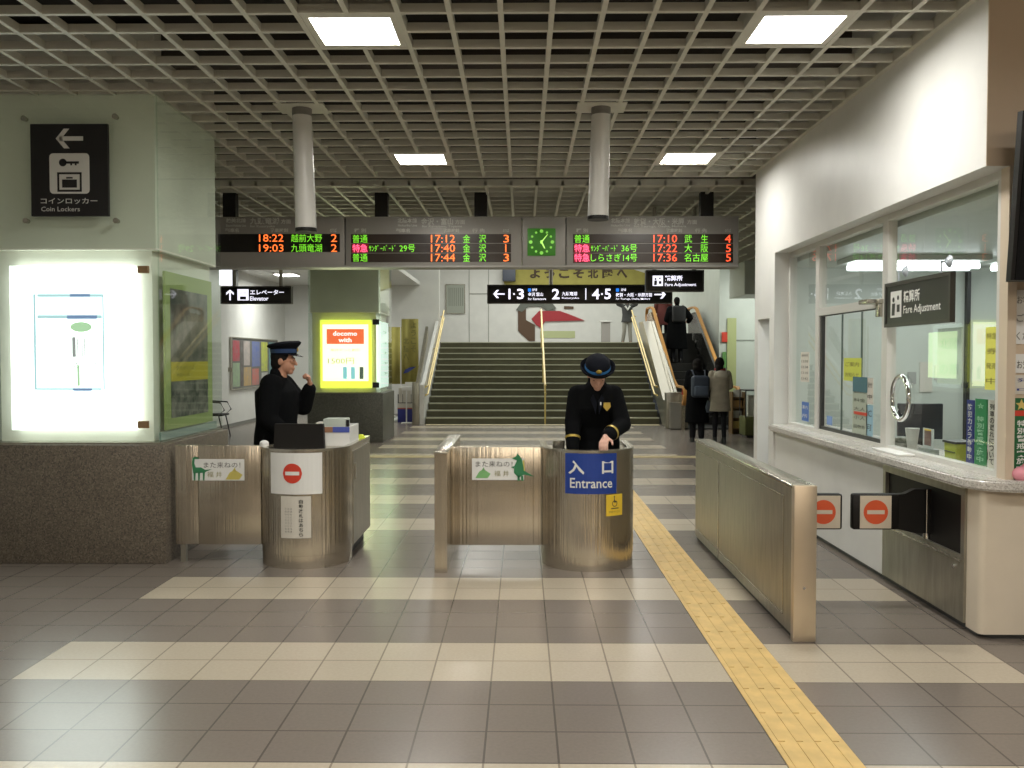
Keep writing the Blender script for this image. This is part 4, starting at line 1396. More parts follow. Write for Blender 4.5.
fy = FS - .006
m = MB(); mk = MB(); fare_icon(m, mk, atY(657.8, 280.8, fy), 10.2 * FS / 900)
m.build('pictogram_field', LITW, fs_); mk.build('pictogram', SIGNB, fs_)
m = MB(); put(m, '精算所', 665, 682.5, 278.2, 5.4, fy, .025); put(m, 'Fare Adjustment', 665, 696, 285, 4, fy, .015); m.build('lettering', LITW, fs_)

EL = 14.5
el = hang_sign('elevator_sign', 'black lit elevator sign with an up arrow beside the near column', 221.5, 287.5, 290, 302.5, EL, (233, 280))
fy = EL - .006
m = MB(); arrow(m, atY(230, 295, fy), .085, math.pi / 2, th=.14); m.build('arrow', LITW, el)
m = MB(); m.rect(atY(243, 294.8, fy), .18, .18); m.build('pictogram_field', LITW, el)
m = MB(); put(m, '△▽', 239.5, 246.5, 293, 3, fy - .001); m.rect(atY(243, 298, fy - .001), .10, .05); m.build('pictogram', SIGNB, el)
m = MB(); put(m, 'エレベーター', 250, 284, 292.2, 5, fy, .02); put(m, 'Elevator', 250, 268.5, 298.5, 4.2, fy, .015); m.build('lettering', LITW, el)
# far left things: lit notice above the elevator sign, ceiling lamp
m = MB(); a = atY(219, 267.5, 18.5); b = atY(234, 285, 18.5); m.box(a.x, 18.5, b.z, b.x, 18.6, a.z)
t = thing('lit_notice_box', 'small glowing white box high above the elevator sign', 'lightbox', (a.x + .1, 18.5, b.z))
m.build('lit_face', mat('lit_box_white', (1, 1, 1), .5, emit=1.6, ecol=(.9, .92, 1)), t)
m = MB(); m.box(b.x, 18.48, b.z - .03, b.x + .05, 18.62, ZC); m.build('bracket', BLACKF, t)
lp = thing('ceiling_lamp', 'flat rectangular ceiling lamp in the passage above the elevator sign', 'ceiling light', (-5.7, 22, ZC - .05))
m = MB(); m.box(-6.05, 21.8, ZC - .03, -5.5, 22.4, ZC - .001); m.build('lamp_housing', LOUVRE, lp)
m = MB(); m.box(-6.02, 21.83, ZC - .04, -5.53, 22.37, ZC - .031); m.build('diffuser', DIFF, lp)

# left wall poster board
WXL = -6.748
pb = thing('notice_board', 'long framed notice board of colourful posters on the left wall', 'notice board', (WXL + .02, 22.3, .85))
a = atX(230, 338, WXL); b = atX(272, 385, WXL)
yb0, yb1 = a.y, 24.6
zb0, zb1 = atX(230, 389, WXL).z, a.z
m = MB(); m.box(WXL, yb0, zb0, WXL + .03, yb1, zb1); m.build('backing', mat('board_grey', (.14, .14, .13), .5), pb)
m = MB()
for q in ((yb0 - .03, zb0 - .03, yb1 + .03, zb0), (yb0 - .03, zb1, yb1 + .03, zb1 + .03), (yb0 - .03, zb0, yb0, zb1), (yb1, zb0, yb1 + .03, zb1)):
    m.box(WXL, q[0], q[1], WXL + .05, q[2], q[3])
m.build('frame', STEELT, pb)
cols = [((.45, .05, .07), .0, .55, .55, 1.), ((.30, .42, .25), .0, .55, 0, .52), ((.10, .08, .07), .6, .8, .0, 1.), ((.42, .36, .33), .82, 1.35, .45, 1.), ((.45, .30, .12), .82, 1.45, 0, .42),
        ((.10, .14, .36), 1.5, 2.2, .42, 1.), ((.50, .15, .12), 1.5, 2.1, .0, .38), ((.55, .60, .08), 2.3, 2.9, .3, 1.), ((.5, .5, .47), 2.3, 2.9, .0, .28), ((.12, .30, .34), 3.0, 3.6, .1, 1.)]
for i, (c_, u0, u1, v0, v1) in enumerate(cols):
    m = MB(); H = zb1 - zb0
    m.box(WXL + .031, yb0 + .08 + u0, zb0 + .04 + v0 * (H - .08), WXL + .034, min(yb0 + .04 + u1, yb1 - .05), zb0 + .03 + v1 * (H - .08))
    m.build('poster', mat('board_poster_%d' % i, c_, .5, col2=tuple(min(1, v * .5 + .12) for v in c_), nscale=9), pb)
m = MB(); m.box(WXL, yb0 - .16, 1.28, WXL + .015, yb0 - .10, 1.38); o = m.build('wall_switch', STEELT); tag(o, 'small wall switch left of the notice board', 'switch')

# black tubular chair at far left
ch = thing('folding_chair', 'black tubular chair half hidden behind the near column', 'chair', (-6.25, 18.2, 0))
for dy in (0, .42):
    m = MB(); m.tube([(-6.0, 18.0 + dy, 0), (-6.1, 18.0 + dy, .45), (-5.98, 18 + dy, .55), (-6.06, 18.0 + dy, .70), (-6.4, 18 + dy, .72)], .014, 8); m.build('leg', BLACKF, ch)
    m = MB(); m.tube([(-6.5, 18.0 + dy, 0), (-6.42, 18.0 + dy, .45), (-6.46, 18 + dy, .95)], .014, 8); m.build('leg', BLACKF, ch)
m = MB(); m.box(-6.45, 17.99, .43, -6.02, 18.43, .47, .015); m.build('seat', BLACKM, ch)
m = MB(); m.box(-6.47, 17.99, .65, -6.43, 18.43, .95, .015); m.build('backrest', BLACKM, ch)

# ================================================================== STAIRWELL DECORATION
MY = 34.98
mu = thing('mural', 'abstract red, brown and grey bird shaped wall mural above the stairs', 'mural', (1.2, MY, 2.3))


def mpoly(pts, mt, nm, d=.02, par=mu):
    m = MB()
    q = [atY(x, y_, MY) for x, y_ in pts]
    m.prism([(v.x, v.z) for v in q], MY - d, MY, 'y')
    m.build(nm, mt, par)


mpoly([(518, 309), (526, 309), (526, 320), (535, 325), (535, 341), (529, 341), (518, 331)], mat('mural_brown', (.10, .055, .030), .6), 'brown_shape', .02)
mpoly([(516, 310), (521, 303), (546, 303), (553, 309), (558, 312), (548, 312), (540, 306.5), (528, 307), (522, 312)], mat('mural_grey', (.13, .14, .12), .6), 'grey_shape', .035)
mpoly([(531.5, 319), (539, 311), (560, 311), (571, 315), (584.5, 320.5), (545, 321.5), (541, 328), (536, 325)], mat('mural_red', (.36, .025, .035), .5), 'red_shape', .05)
mpoly([(541, 303), (552, 303), (556, 308), (548, 311)], mat('mural_grey', (.13, .14, .12), .6), 'grey_beak', .06)
mpoly([(564, 306), (573.5, 306.5), (573.5, 309), (564, 309)], mat('mural_brown', (.10, .055, .030), .6), 'small_bar', .02)
m = MB(); rc(m, 540, 331, 575, 338, MY); o = m.build('yellow_wall_notice', mat('pale_yellow_notice', (.48, .52, .28), .6)); tag(o, 'pale yellow notice strip on the landing wall under the mural', 'notice')
m = MB(); a = atY(504, 262, MY - .1); b = atY(650, 291, MY - .1)
nseg = 20; top = []; botp = []
for i in range(nseg + 1):
    u = i / nseg
    x = a.x + (b.x - a.x) * u
    bz = b.z + .28 * max(0, (.16 - u) / .16) + .0
    tz = 5.30 - .5 * max(0, (u - .72) / .28)
    top.append((x, tz)); botp.append((x, bz))
m.prism(botp + top[::-1], MY - .06, MY, 'y')
wb = m.build('welcome_banner', BANNERY); tag(wb, 'long olive yellow welcome banner high on the landing wall', 'banner')
m = MB()
for i, ch_ in enumerate('ようこそ北陸へ'):
    x = 530 + i * 14.5
    m.text(ch_, atY(x + 5, 273.5, MY - .064), 10.5 * 35 / 900, 9.5 * 35 / 900, bold=.045)
m.build('lettering', BROWNI, wb)
m = MB(); a = atY(509, 281, MY - .3); m.box(a.x - .25, MY - .35, a.z, a.x + .25, MY - .07, a.z + .55, .03); o = m.build('wall_speaker', mat('bluish_grey_box', (.07, .08, .11), .5)); tag(o, 'bluish grey speaker box at the left end of the welcome banner', 'speaker')
a = atY(446.5, 285, MY); b = atY(464.5, 313, MY)
nb = thing('notice_board', 'small pale framed timetable board on the landing wall left of the mural', 'notice board', (a.x + .3, MY, b.z))
m = MB(); m.box(a.x, MY - .03, b.z, b.x, MY, a.z); m.build('backing', mat('pale_board', (.36, .38, .33), .4), nb)
m = MB()
for i in range(8):
    m.rect((a.x + .1 + i * .075, MY - .032, (a.z + b.z) / 2 + .08), .03, .7)
m.build('printed_columns', mat('board_text', (.22, .24, .2), .5), nb)
m = MB()
for q_ in ((a.x - .03, b.z - .03, b.x + .03, b.z), (a.x - .03, a.z, b.x + .03, a.z + .03), (a.x - .03, b.z, a.x, a.z), (b.x, b.z, b.x + .03, a.z)):
    m.box(q_[0], MY - .045, q_[1], q_[2], MY, q_[3])
m.build('frame', STEELT, nb)
# information lectern on the landing
a = atY(606, 322, 33); bb = atY(606, 342, 33)
ld = thing('lectern', 'small pale information stand on the landing right of the mural', 'stand', (a.x, 33, 2.05))
m = MB(); m.box(a.x - .22, 33, 2.9, a.x + .22, 33.25, 2.95, .01); m.build('top', WALL, ld)
m = MB(); m.box(a.x - .16, 33.05, 2.05, a.x + .16, 33.2, 2.9); m.build('pedestal', mat('stand_grey', (.33, .31, .29), .5), ld)


# yellow upright banners (nobori)
def nobori(x, Y, z0, z1, wd, label, texts=None, mirror=False):
    t = thing('upright_banner', label, 'banner', (x, Y, 0))
    m = MB(); m.tube([(x - wd / 2 - .02, Y, .10), (x - wd / 2 - .02, Y, z1 + .08)], .012, 8); m.build('pole', PAPERW, t)
    m = MB(); m.tube([(x - wd / 2 - .02, Y, z1 + .02), (x + wd / 2, Y, z1 + .02)], .008, 8); m.build('cross_rod', PAPERW, t)
    m = MB(); m.loft([(x - wd / 2 - .02, Y, .001, .22, .16), (x - wd / 2 - .02, Y, .05, .22, .16), (x - wd / 2 - .02, Y, .15, .05, .05)], 20); m.build('weight_base', mat('base_pale', (.5, .52, .47), .5), t)
    m = MB()
    n = 10
    A = [m.bm.verts.new((x - wd / 2 + wd * i / n, Y + .02 * math.sin(i * 1.3), z)) for z in (z0, z1) for i in range(n + 1)]
    for i in range(n):
        m.bm.faces.new((A[i], A[i + 1], A[n + 2 + i], A[n + 1 + i]))
    cl = m.build('cloth', BANNERY, t)
    so = cl.modifiers.new('thick', 'SOLIDIFY'); so.thickness = .004
    return t, cl


a = atY(401.5, 319, 22.6); b = atY(418.5, 382, 22.6)
nt_, cl = nobori((a.x + b.x) / 2, 22.6, b.z, a.z, b.x - a.x, 'yellow upright cloth banner with a blue swirl, left of the stairs')
m = MB(); xm = (a.x + b.x) / 2
m.vtext('ようこそ', (xm + .09, 22.57, a.z - .45), .13, .78, bold=.03); m.vtext('北陸へ', (xm - .09, 22.57, a.z - .75), .13, .6, bold=.03); m.build('lettering', INKO, cl)
m = MB(); m.poly2([(-.17, -.09), (-.05, -.06), (.16, .09), (.0, .07), (-.12, .01)], (xm, 22.57, b.z + .30)); m.build('blue_swirl', BLUEI, cl)
a = atY(393, 327, 23.6); b = atY(401, 384, 23.6)
nobori(a.x + .1, 23.6, b.z, a.z, .42, 'yellow upright cloth banner partly hidden behind the farther column')
# leaflet stand with blue base
ls = thing('leaflet_stand', 'leaflet stand with a blue base and pale top left of the stairs', 'stand', (-2.95, 22.2, 0))
a = atY(397.5, 409, 22.2); b = atY(416, 427, 22.2)
m = MB(); m.box(a.x, 22.2, 0, b.x, 22.5, a.z, .01); m.build('blue_base', mat('stand_blue', (.025, .03, .20), .5), ls)
m = MB(); m.box(a.x, 22.195, a.z, b.x, 22.5, a.z + .03); m.build('red_stripe', mat('stripe_red', (.45, .12, .08), .5), ls)
m = MB(); m.box(a.x, 22.2, a.z + .03, b.x, 22.5, a.z + .14); m.build('white_band', PAPER, ls)
m = MB(); m.box(a.x, 22.24, a.z + .14, b.x, 22.5, a.z + .36); m.build('dark_pocket', BLACKF, ls)
for i in range(4):
    m = MB(); x = a.x + .03 + i * .105; m.box(x, 22.21, a.z + .16, x + .09, 22.235, a.z + .52 + .03 * (i % 2)); m.build('leaflet', PAPER, ls)
m = MB(); m.box(b.x - .22, 21.95, 0, b.x - .19, 21.98, .82); m.box(b.x - .32, 21.93, .80, b.x - .08, 22.0, .9, .01); m.box(b.x - .32, 21.87, 0, b.x - .08, 22.06, .02); o = m.build('sign_stand', PAPERW); tag(o, 'thin white sign stand before the blue leaflet stand', 'sign stand')

# right-hand far things
bnn = thing('safety_poster', 'tall yellow green safety poster on the wall beside the escalator', 'poster', (5.6, 22.98, 1.0))
a = atY(727.5, 318, 22.95); b = atY(736, 395, 22.95)
m = MB(); m.box(a.x, 22.96, b.z, b.x, 22.98, a.z); m.build('sheet', mat('poster_pale_yellow', (.44, .48, .22), .5), bnn)
m = MB(); m.box(a.x - .14, 22.94, 2.0, a.x, 22.97, 2.25); m.build('red_sign', REDS, bnn)
m = MB(); m.box(a.x - .12, 22.95, 1.35, a.x - .02, 22.975, 1.75); m.build('green_sign', mat('small_green', (.12, .28, .08), .5), bnn)
dc = thing('display_case', 'small glass display case on a green base at the passage edge', 'display case', (4.6, 18.0, 0))
a = atY(745.5, 390, 18); 
m = MB(); m.box(a.x, 18, 0.05, a.x + .8, 18.5, .42, .01); m.build('base', mat('case_green', (.10, .11, .03), .5), dc)
m = MB()
for xx, yy in ((a.x, 18), (a.x + .78, 18), (a.x, 18.48), (a.x + .78, 18.48)):
    m.box(xx, yy, .42, xx + .02, yy + .02, .95)
m.box(a.x, 18, .94, a.x + .8, 18.5, .965); m.build('frame', BLACKF, dc)
m = MB(); m.box(a.x + .02, 18.005, .42, a.x + .78, 18.012, .94); m.build('glass', CLEAR, dc)
m = MB(); m.box(a.x + .1, 18.2, .42, a.x + .7, 18.25, .85); m.build('card_inside', PAPER, dc)
m = MB(); m.box(a.x + .04, 18.04, 0, a.x + .76, 18.46, .05); m.build('plinth', BLACKF, dc)
rk = thing('brochure_rack', 'low brown brochure rack behind the person in the beige coat', 'rack', (4.55, 18.6, 0))
a = atY(732, 392, 18.9); b = atY(744, 430, 18.9)
m = MB(); m.box(a.x, 18.9, 0, a.x + .03, 19.2, a.z); m.box(b.x, 18.9, 0, b.x + .03, 19.2, a.z); m.box(a.x, 19.17, 0, b.x, 19.2, a.z); m.build('side_frame', mat('rack_brown', (.16, .10, .04), .5), rk)
for i in range(4):
    m = MB(); z = .1 + i * .22; m.box(a.x + .031, 18.92, z, b.x - .001, 19.16, z + .02); sh = m.build('shelf', mat('rack_brown', (.16, .10, .04), .5), rk)
    m = MB(); m.box(a.x + .05, 18.98, z + .021, b.x - .03, 19.0, z + .17); m.build('brochures', mat('broch_%d' % i, [(.4, .3, .08), (.3, .3, .25), (.35, .2, .06), (.5, .5, .45)][i], .5), sh)

# ================================================================== FARE OFFICE THINGS
t = thing('fare_window_sign', 'framed dark fare adjustment sign fixed on the fare window', 'sign', (GX - .06, 6.1, 1.88))
SX = GX - .05
a = atX(888.5, 286, SX); b = atX(951, 318, SX)
ya, yb_ = a.y, b.y
z0 = 1.865; z1 = 2.14
m = MB(); m.box(SX - .012, yb_, z0, SX + .012, ya, z1); m.build('sign_plate', SIGNB, t)
m = MB()
for q_ in ((yb_ - .025, z0 - .025, ya + .025, z0), (yb_ - .025, z1, ya + .025, z1 + .025), (yb_ - .025, z0, yb_, z1), (ya, z0, ya + .025, z1)):
    m.box(SX - .02, q_[0], q_[1], SX + .015, q_[2], q_[3])
m.build('sign_frame', SIGNF, t)
rt = (0, -1, 0)
W_ = ya - yb_
m = MB(); mk = MB(); fare_icon(m, mk, (SX - .0135, ya - .17, (z0 + z1) / 2), .19, rt, (0, 0, 1), (-1, 0, 0)); m.build('pictogram_field', WHITEP, t); mk.build('pictogram', SIGNB, t)
m = MB(); m.text('精算所', (SX - .0135, ya - .43, (z0 + z1) / 2 + .045), .26, .085, rt, bold=.02); m.text('Fare Adjustment', (SX - .0135, ya - .585, (z0 + z1) / 2 - .055), .57, .072, rt, bold=.01); m.build('lettering', WHITEP, t)
for yy in (ya - .2, yb_ + .12):
    m = MB(); m.cone((GX - .03, yy, z1 + .10), .02, (GX - .006, yy, z1 + .10), .042, 20); m.box(SX - .012, yy - .006, z1 + .02, SX - .004, yy + .006, z1 + .10); m.box(SX - .012, yy - .006, z1 + .092, GX - .006, yy + .006, z1 + .104); m.build('suction_mount', mat('pale_rubber', (.5, .55, .6), .3), t)

# ring of the speaking hole
a = atX(903, 398, GX)
rg = thing('speaking_ring', 'chrome ring around the speaking hole in the fare window glass', 'ring', a)
m = MB(); m.tube([(GX - .02, a.y + .145 * math.cos(2 * math.pi * i / 32), a.z + .16 * math.sin(2 * math.pi * i / 32)) for i in range(32)], .017, 10, True); m.build('ring', CHROME, rg)


def glass_paper(name, label, x0, y0, x1, y1, mt, cat='notice', X=GX - .008, lines=None, lm=None):
    a = atX(x0, y0, X); b = atX(x1, y1, X)
    zt_ = atX((x0 + x1) / 2, y0, X).z; zb_ = atX((x0 + x1) / 2, y1, X).z
    m = MB(); m.box(X - .0015, b.y, zb_, X + .0015, a.y, zt_)
    o = m.build(name, mt); tag(o, label, cat)
    if lines:
        m = MB(); n = len(lines)
        for i, s_ in enumerate(lines):
            m.text(s_, (X - .003, (a.y + b.y) / 2, zt_ - (i + .6) * (zt_ - zb_) / (n + .2)), (a.y - b.y) * .78, (zt_ - zb_) / n * .4, (0, -1, 0))
        m.build('lettering', lm or INK, o)
    return o


YN = mat('note_yellow_green', (.62, .68, .10), .6)
glass_paper('yellow_note', 'yellow green note stuck on the middle fare window', 844, 358, 861, 381, YN, lines=['ご案内', 'お知らせ'], lm=INKO)
glass_paper('timetable_sheet', 'white timetable sheet on the narrow far fare window', 801, 352, 809, 382, PAPER, lines=['発車時刻', '12:05', '12:38', '13:10', '13:42'])
glass_paper('blue_sticker', 'blue sticker low on the narrow far fare window', 802, 402, 808.5, 421, mat('sticker_blue', (.05, .14, .45), .5), lines=['案内', '所'], lm=WHITEP)
lf = glass_paper('price_list', 'pale price list with a blue header at the right of the middle fare window', 853, 377, 867, 441, mat('pale_leaflet', (.42, .47, .38), .6), lines=['運賃表', '区間', '料金', '大人', '小人', '回数券', '定期券'])
glass_paper('blue_header_strip', 'dark teal header strip across the top of the price list', 853, 377, 867, 392, mat('teal_strip', (.06, .16, .20), .5), X=GX - .012)
glass_paper('red_strip_notice', 'thin red strip halfway down the price list', 854, 412, 867, 415, REDS, X=GX - .012)
glass_paper('small_notice', 'small white notice beside the price list near the window post', 867.5, 378, 873, 404, PAPER, lines=['受付', '中'])
glass_paper('light_blue_notice', 'light blue notice under the small white one near the window post', 866.5, 405, 872.5, 436, mat('light_blue_paper', (.28, .46, .56), .6), lines=['IC', '可'])
glass_paper('round_sticker', 'tiny blue sticker at the lower left of the middle fare window', 827, 416, 832, 425, mat('sticker_lblue', (.2, .32, .6), .5))
glass_paper('yellow_poster', 'bright yellow poster at the right edge of the big fare window', 986, 327, 998, 390, mat('poster_bright_yellow', (.72, .72, .12), .6), lines=['特急', '券', '発売', '中'], lm=INKO)
glass_paper('poster_reflection', 'pale green sheet painted as a poster reflection in the big fare window', 938, 328, 962, 384, mat('reflection_pale_green', (.50, .58, .48), .6), X=GX + .012, lines=['北陸', 'の旅'], lm=mat('reflection_green_ink', (.25, .38, .28), .6))  # reflection in the glass, painted as a pale green sheet


def plaque(name, label, x0, x1, y0, y1, mt, text, tm, X=GX + .04):
    a = atX(x0, y0, X); b = atX(x1, y0, X)
    zt_ = atX((x0 + x1) / 2, y0, X).z
    m = MB(); m.box(X - .004, b.y, .93, X + .004, a.y, zt_, 0)
    m.box(X - .02, b.y, .926, X + .05, a.y, .934)
    o = m.build(name, mt); tag(o, label, 'plaque')
    m = MB(); m.vtext(text, (X - .0055, (a.y + b.y) / 2, (zt_ + .95) / 2), (a.y - b.y) * .6, (zt_ - .96) * .92, (0, -1, 0), bold=.02); m.build('lettering', tm, o)
    return o


plaque('blue_plaque', 'tall narrow blue plaque with white vertical writing on the counter', 967.5, 974.5, 400, 466, mat('plaque_blue', (.02, .03, .22), .5), '防犯カメラ作動中', WHITEP)
g = plaque('green_plaque', 'tall green plaque with pale vertical writing beside the blue plaque', 976, 987.5, 399, 470, mat('plaque_green', (.02, .24, .08), .5), '☆ 特別警戒実施中', mat('pale_green_print', (.35, .62, .42), .5))
plaque('white_plaque', 'tall white plaque with dark vertical writing next to the corner post', 989.5, 997, 400, 476, PAPER, '列車の遅れについて', INK)

# papers, stands and tray on the counter
CZ = .9255
m = MB(); m.box(2.63, 6.30, CZ, 2.76, 6.78, CZ + .014, .003); o = m.build('paper_stack', PAPERW); tag(o, 'flat stack of white forms on the counter below the chrome ring', 'papers')
m = MB(); m.box(2.84, 6.95, CZ, 3.0, 7.16, CZ + .03, .004); m.box(2.86, 6.98, CZ + .031, 3.02, 7.14, CZ + .07, .004); o = m.build('notepad_pile', mat('pad_dark', (.06, .08, .05), .5, col2=(.4, .4, .36), nscale=20)); tag(o, 'untidy dark pile of notepads on the counter inside the window', 'notepads')
ac = thing('card_stand', 'clear card stand with a dark red and yellow card on the counter', 'stand', (2.86, 5.98, CZ))
m = MB(); m.box(2.84, 6.27, CZ, 2.90, 6.47, CZ + .05, .003); m.build('holder', mat('grey_holder', (.22, .25, .24), .3), ac)
m = MB(); m.box(2.865, 6.29, CZ + .03, 2.872, 6.45, CZ + .19); cdp = m.build('card', mat('card_white', (.5, .55, .56), .4), ac)
m = MB(); m.box(2.862, 6.32, CZ + .07, 2.8645, 6.42, CZ + .175); m.build('card_picture', mat('card_pic', (.16, .09, .08), .4), cdp)
m = MB(); m.box(2.861, 6.32, CZ + .175, 2.8645, 6.42, CZ + .185); m.build('card_yellow_edge', YELS, cdp)
yb = thing('desk_calendar', 'small yellow green box with black edges on the counter beside the plaques', 'box', (2.92, 5.62, CZ))
m = MB(); m.prism([(5.955, CZ), (6.10, CZ), (6.115, CZ + .12), (5.94, CZ + .12)], 2.86, 2.98, 'x'); m.build('body', mat('lime_box', (.33, .38, .03), .5), yb)
m = MB(); m.box(2.85, 5.935, CZ + .12, 2.985, 6.12, CZ + .135); m.box(2.8555, 5.96, CZ + .06, 2.8595, 6.10, CZ + .066); m.build('black_edge', BLACKF, yb)
cp = MB(); cp.cone((2.88, 6.66, CZ), .03, (2.88, 6.66, CZ + .17), .05, 20); o = cp.build('paper_cup', mat('cup_grey', (.45, .46, .43), .4)); tag(o, 'pale paper cup just right of the chrome ring', 'cup')
# desk inside with monitor
dk = thing('desk', 'white office desk inside the fare office behind the counter', 'desk', (3.6, 7.0, 0))
m = MB(); m.box(3.17, 5.9, .70, 4.2, 8.4, .74, .005); m.build('desk_top', WALLG, dk)
for xx, yy in ((3.22, 5.95), (4.1, 5.95), (3.22, 8.3), (4.1, 8.3)):
    m = MB(); m.box(xx, yy, 0, xx + .05, yy + .05, .70); m.build('leg', STEELP, dk)
mo = thing('monitor', 'black monitor on the desk inside the fare office', 'monitor', (3.45, 7.6, .74))
a = atY(921, 420, 7.6)
MM = Matrix.Translation((a.x, 7.6, a.z)) @ Matrix.Rotation(R(-8), 4, 'Z')
m = MB(); m.box(-.19, -.02, -.16, .17, .02, .14, .008, M=MM); m.build('screen', mat('screen_dark_blue', (.015, .02, .03), .25), mo)
m = MB(); m.box(-.03, -.015, -.30, .03, .025, -.15, M=MM); m.box(a.x - .1, 7.52, .741, a.x + .1, 7.72, .755); m.build('stand', BLACKM, mo)
fl_ = thing('printer', 'dark printer with papers on top on the desk inside the fare office', 'printer', (3.4, 6.55, .74))
m = MB(); m.box(3.18, 6.35, .741, 3.62, 6.7, .95, .02); m.build('body', mat('printer_grey', (.10, .11, .11), .5), fl_)
m = MB(); m.box(3.16, 6.33, .951, 3.58, 6.68, .968, .003); m.build('papers', mat('papers_pink', (.45, .30, .33), .6), fl_)
m = MB(); m.cone((3.0, 8.0, CZ), .02, (3.0, 8.0, CZ + .10), .018, 12); m.cone((3.0, 8.0, CZ + .1), .006, (3.0, 8.0, CZ + .2), .004, 8); o = m.build('pink_stamp', mat('stamp_pink', (.7, .12, .28), .4)); tag(o, 'small pink stamp with a dark stick behind the sliding window', 'stamp')
# office lamps (visible fixtures)
for x0_, x1_, y0_, y1_, lbl in ((3.25, 4.45, 8.75, 9.15, 'bright fluorescent ceiling lamp inside the fare office above the window sign'), (4.7, 6.2, 8.9, 9.15, 'dimmer long fluorescent lamp deep inside the fare office on the right')):
    o = thing('office_lamp', lbl, 'ceiling light', (x0_, y0_, 2.5))
    m = MB(); m.box(x0_ - .05, y0_ - .06, 2.55, x1_ + .05, y1_ + .06, 2.598); m.build('lamp_housing', WALLG, o)
    for k in range(2):
        m = MB(); yc = y0_ + (y1_ - y0_) * (.25 + .5 * k); m.cone((x0_, yc, 2.51), .03, (x1_, yc, 2.51), .03, 12); m.build('tube', mat('office_tube', (1, 1, 1), .5, emit=6, ecol=(.9, .97, 1)), o)
sd = MB(); sd.cone((4.15, 7.6, 2.57), .07, (4.15, 7.6, 2.5995), .09, 20); o = sd.build('smoke_detector', WALLG); tag(o, 'round smoke detector on the fare office ceiling', 'smoke detector')
# papers on the office far wall
for i, (px0, py0, px1, py1) in enumerate(((908, 372, 916, 384), (920, 362, 932, 392), (935, 365, 941, 380))):
    a = atY(px0, py0, 9.95); b = atY(px1, py1, 9.95); m = MB(); m.box(a.x, 9.945, b.z, b.x, 9.958, a.z)
    o = m.build('wall_sheet', [mat('sheet_grey', (.35, .36, .34), .6), PAPER, PAPER][i]); tag(o, ['small grey grid sheet on the office back wall near the ring', 'pale printed sheet on the office back wall, middle one', 'narrow pale sheet on the office back wall, right of the others'][i], 'notice')
# transom fitting on window post
m = MB(); a = atX(878, 301, GX - .07); m.box(GX - .16, a.y - .02, a.z - .02, GX - .03, a.y + .16, a.z + .015, .006); m.box(GX - .07, a.y - .01, a.z - .12, GX - .036, a.y + .05, a.z - .02, .004)
o = m.build('door_closer', STEELT); tag(o, 'small metal window catch on the post between the fare windows', 'window catch')

# monitor at the right edge, tilted, with brackets; papers on the tan wall
tv = thing('wall_display', 'large tilted black display hanging at the right edge above the counter', 'display', (2.72, 4.75, 2.0))
T0 = atX(1021.5, 113, 2.60) - Vector((0, .05, 0)); T1 = atX(1009.5, 281, 2.60) - Vector((0, .05, 0))
m = MB()
m.prism([(T0.y - .0, T0.z), (T1.y, T1.z), (T1.y + .05, T1.z - .005), (T0.y + .05, T0.z + .005)], 2.58, 3.9, 'x')
m.build('screen_case', BLACKM, tv)
m = MB(); m.prism([(T0.y - .006, T0.z), (T1.y - .006, T1.z), (T1.y, T1.z), (T0.y, T0.z)], 2.60, 3.88, 'x'); m.build('screen_glass', mat('screen_black', (.008, .008, .009), .15), tv)
m = MB()
m.tube([(2.9, T0.y + .04, 2.45), (2.9, 5.165, 2.50)], .018, 8); m.tube([(2.9, T1.y + .04, 2.2), (2.9, 5.165, 2.2)], .018, 8); m.box(2.86, 5.14, 2.1, 2.94, 5.1595, 2.6)
m.build('wall_bracket', STEELP, tv)


def wall_paper(name, label, x0, y0, x1, y1, mt, lines=None, lm=None, cat='notice'):
    Y = 5.155
    a = atY(x0, y0, Y); b = atY(x1, y1, Y)
    m = MB(); m.box(a.x, Y - .003, b.z, b.x, Y, a.z); o = m.build(name, mt); tag(o, label, cat)
    if lines:
        m = MB(); n = len(lines)
        for i, s_ in enumerate(lines):
            m.text(s_, ((a.x + b.x) / 2, Y - .0045, a.z - (i + .55) * (a.z - b.z) / n), (b.x - a.x) * .8, (a.z - b.z) / n * .45)
        m.build('lettering', lm or INK, o)
    return o


wall_paper('white_notice', 'white notice high on the tan wall under the black display', 1013.5, 290, 1045, 344, PAPERW, ['お客様へ', 'ご案内', 'ください'])
wall_paper('second_notice', 'short white notice below the first on the tan wall', 1013.5, 354, 1045, 373, PAPERW, ['お知らせ'])
wall_paper('striped_notice', 'pale notice with a blue band on the tan wall above the star plaque', 1013.5, 375, 1045, 394, PAPER, ['発売', '中'], BLUEI)
gpl = wall_paper('star_plaque', 'green plaque with a gold star and red band standing at the right edge', 1012.5, 398, 1034, 480, mat('plaque_green2', (.015, .13, .04), .5))
Y = 5.150
m = MB(); c_ = atY(1021.5, 405, Y); pts = []
for i in range(10):
    r_ = .035 if i % 2 == 0 else .015
    t_ = math.pi / 2 + i * math.pi / 5; pts.append((r_ * math.cos(t_), r_ * math.sin(t_)))
for i in range(0, 10, 2):
    m.poly2([pts[i], pts[(i + 1) % 10], (0, 0), pts[i - 1]], c_)
m.build('gold_star', mat('gold_print', (.65, .50, .15), .4), gpl)
m = MB(); rc(m, 1012.5, 410.5, 1034, 416, Y); m.build('red_band', REDS, gpl)
m = MB(); m.vtext('特別警戒実施中', atY(1021.5, 446, Y), .055, .30, bold=.02); m.build('lettering', PAPERW, gpl)
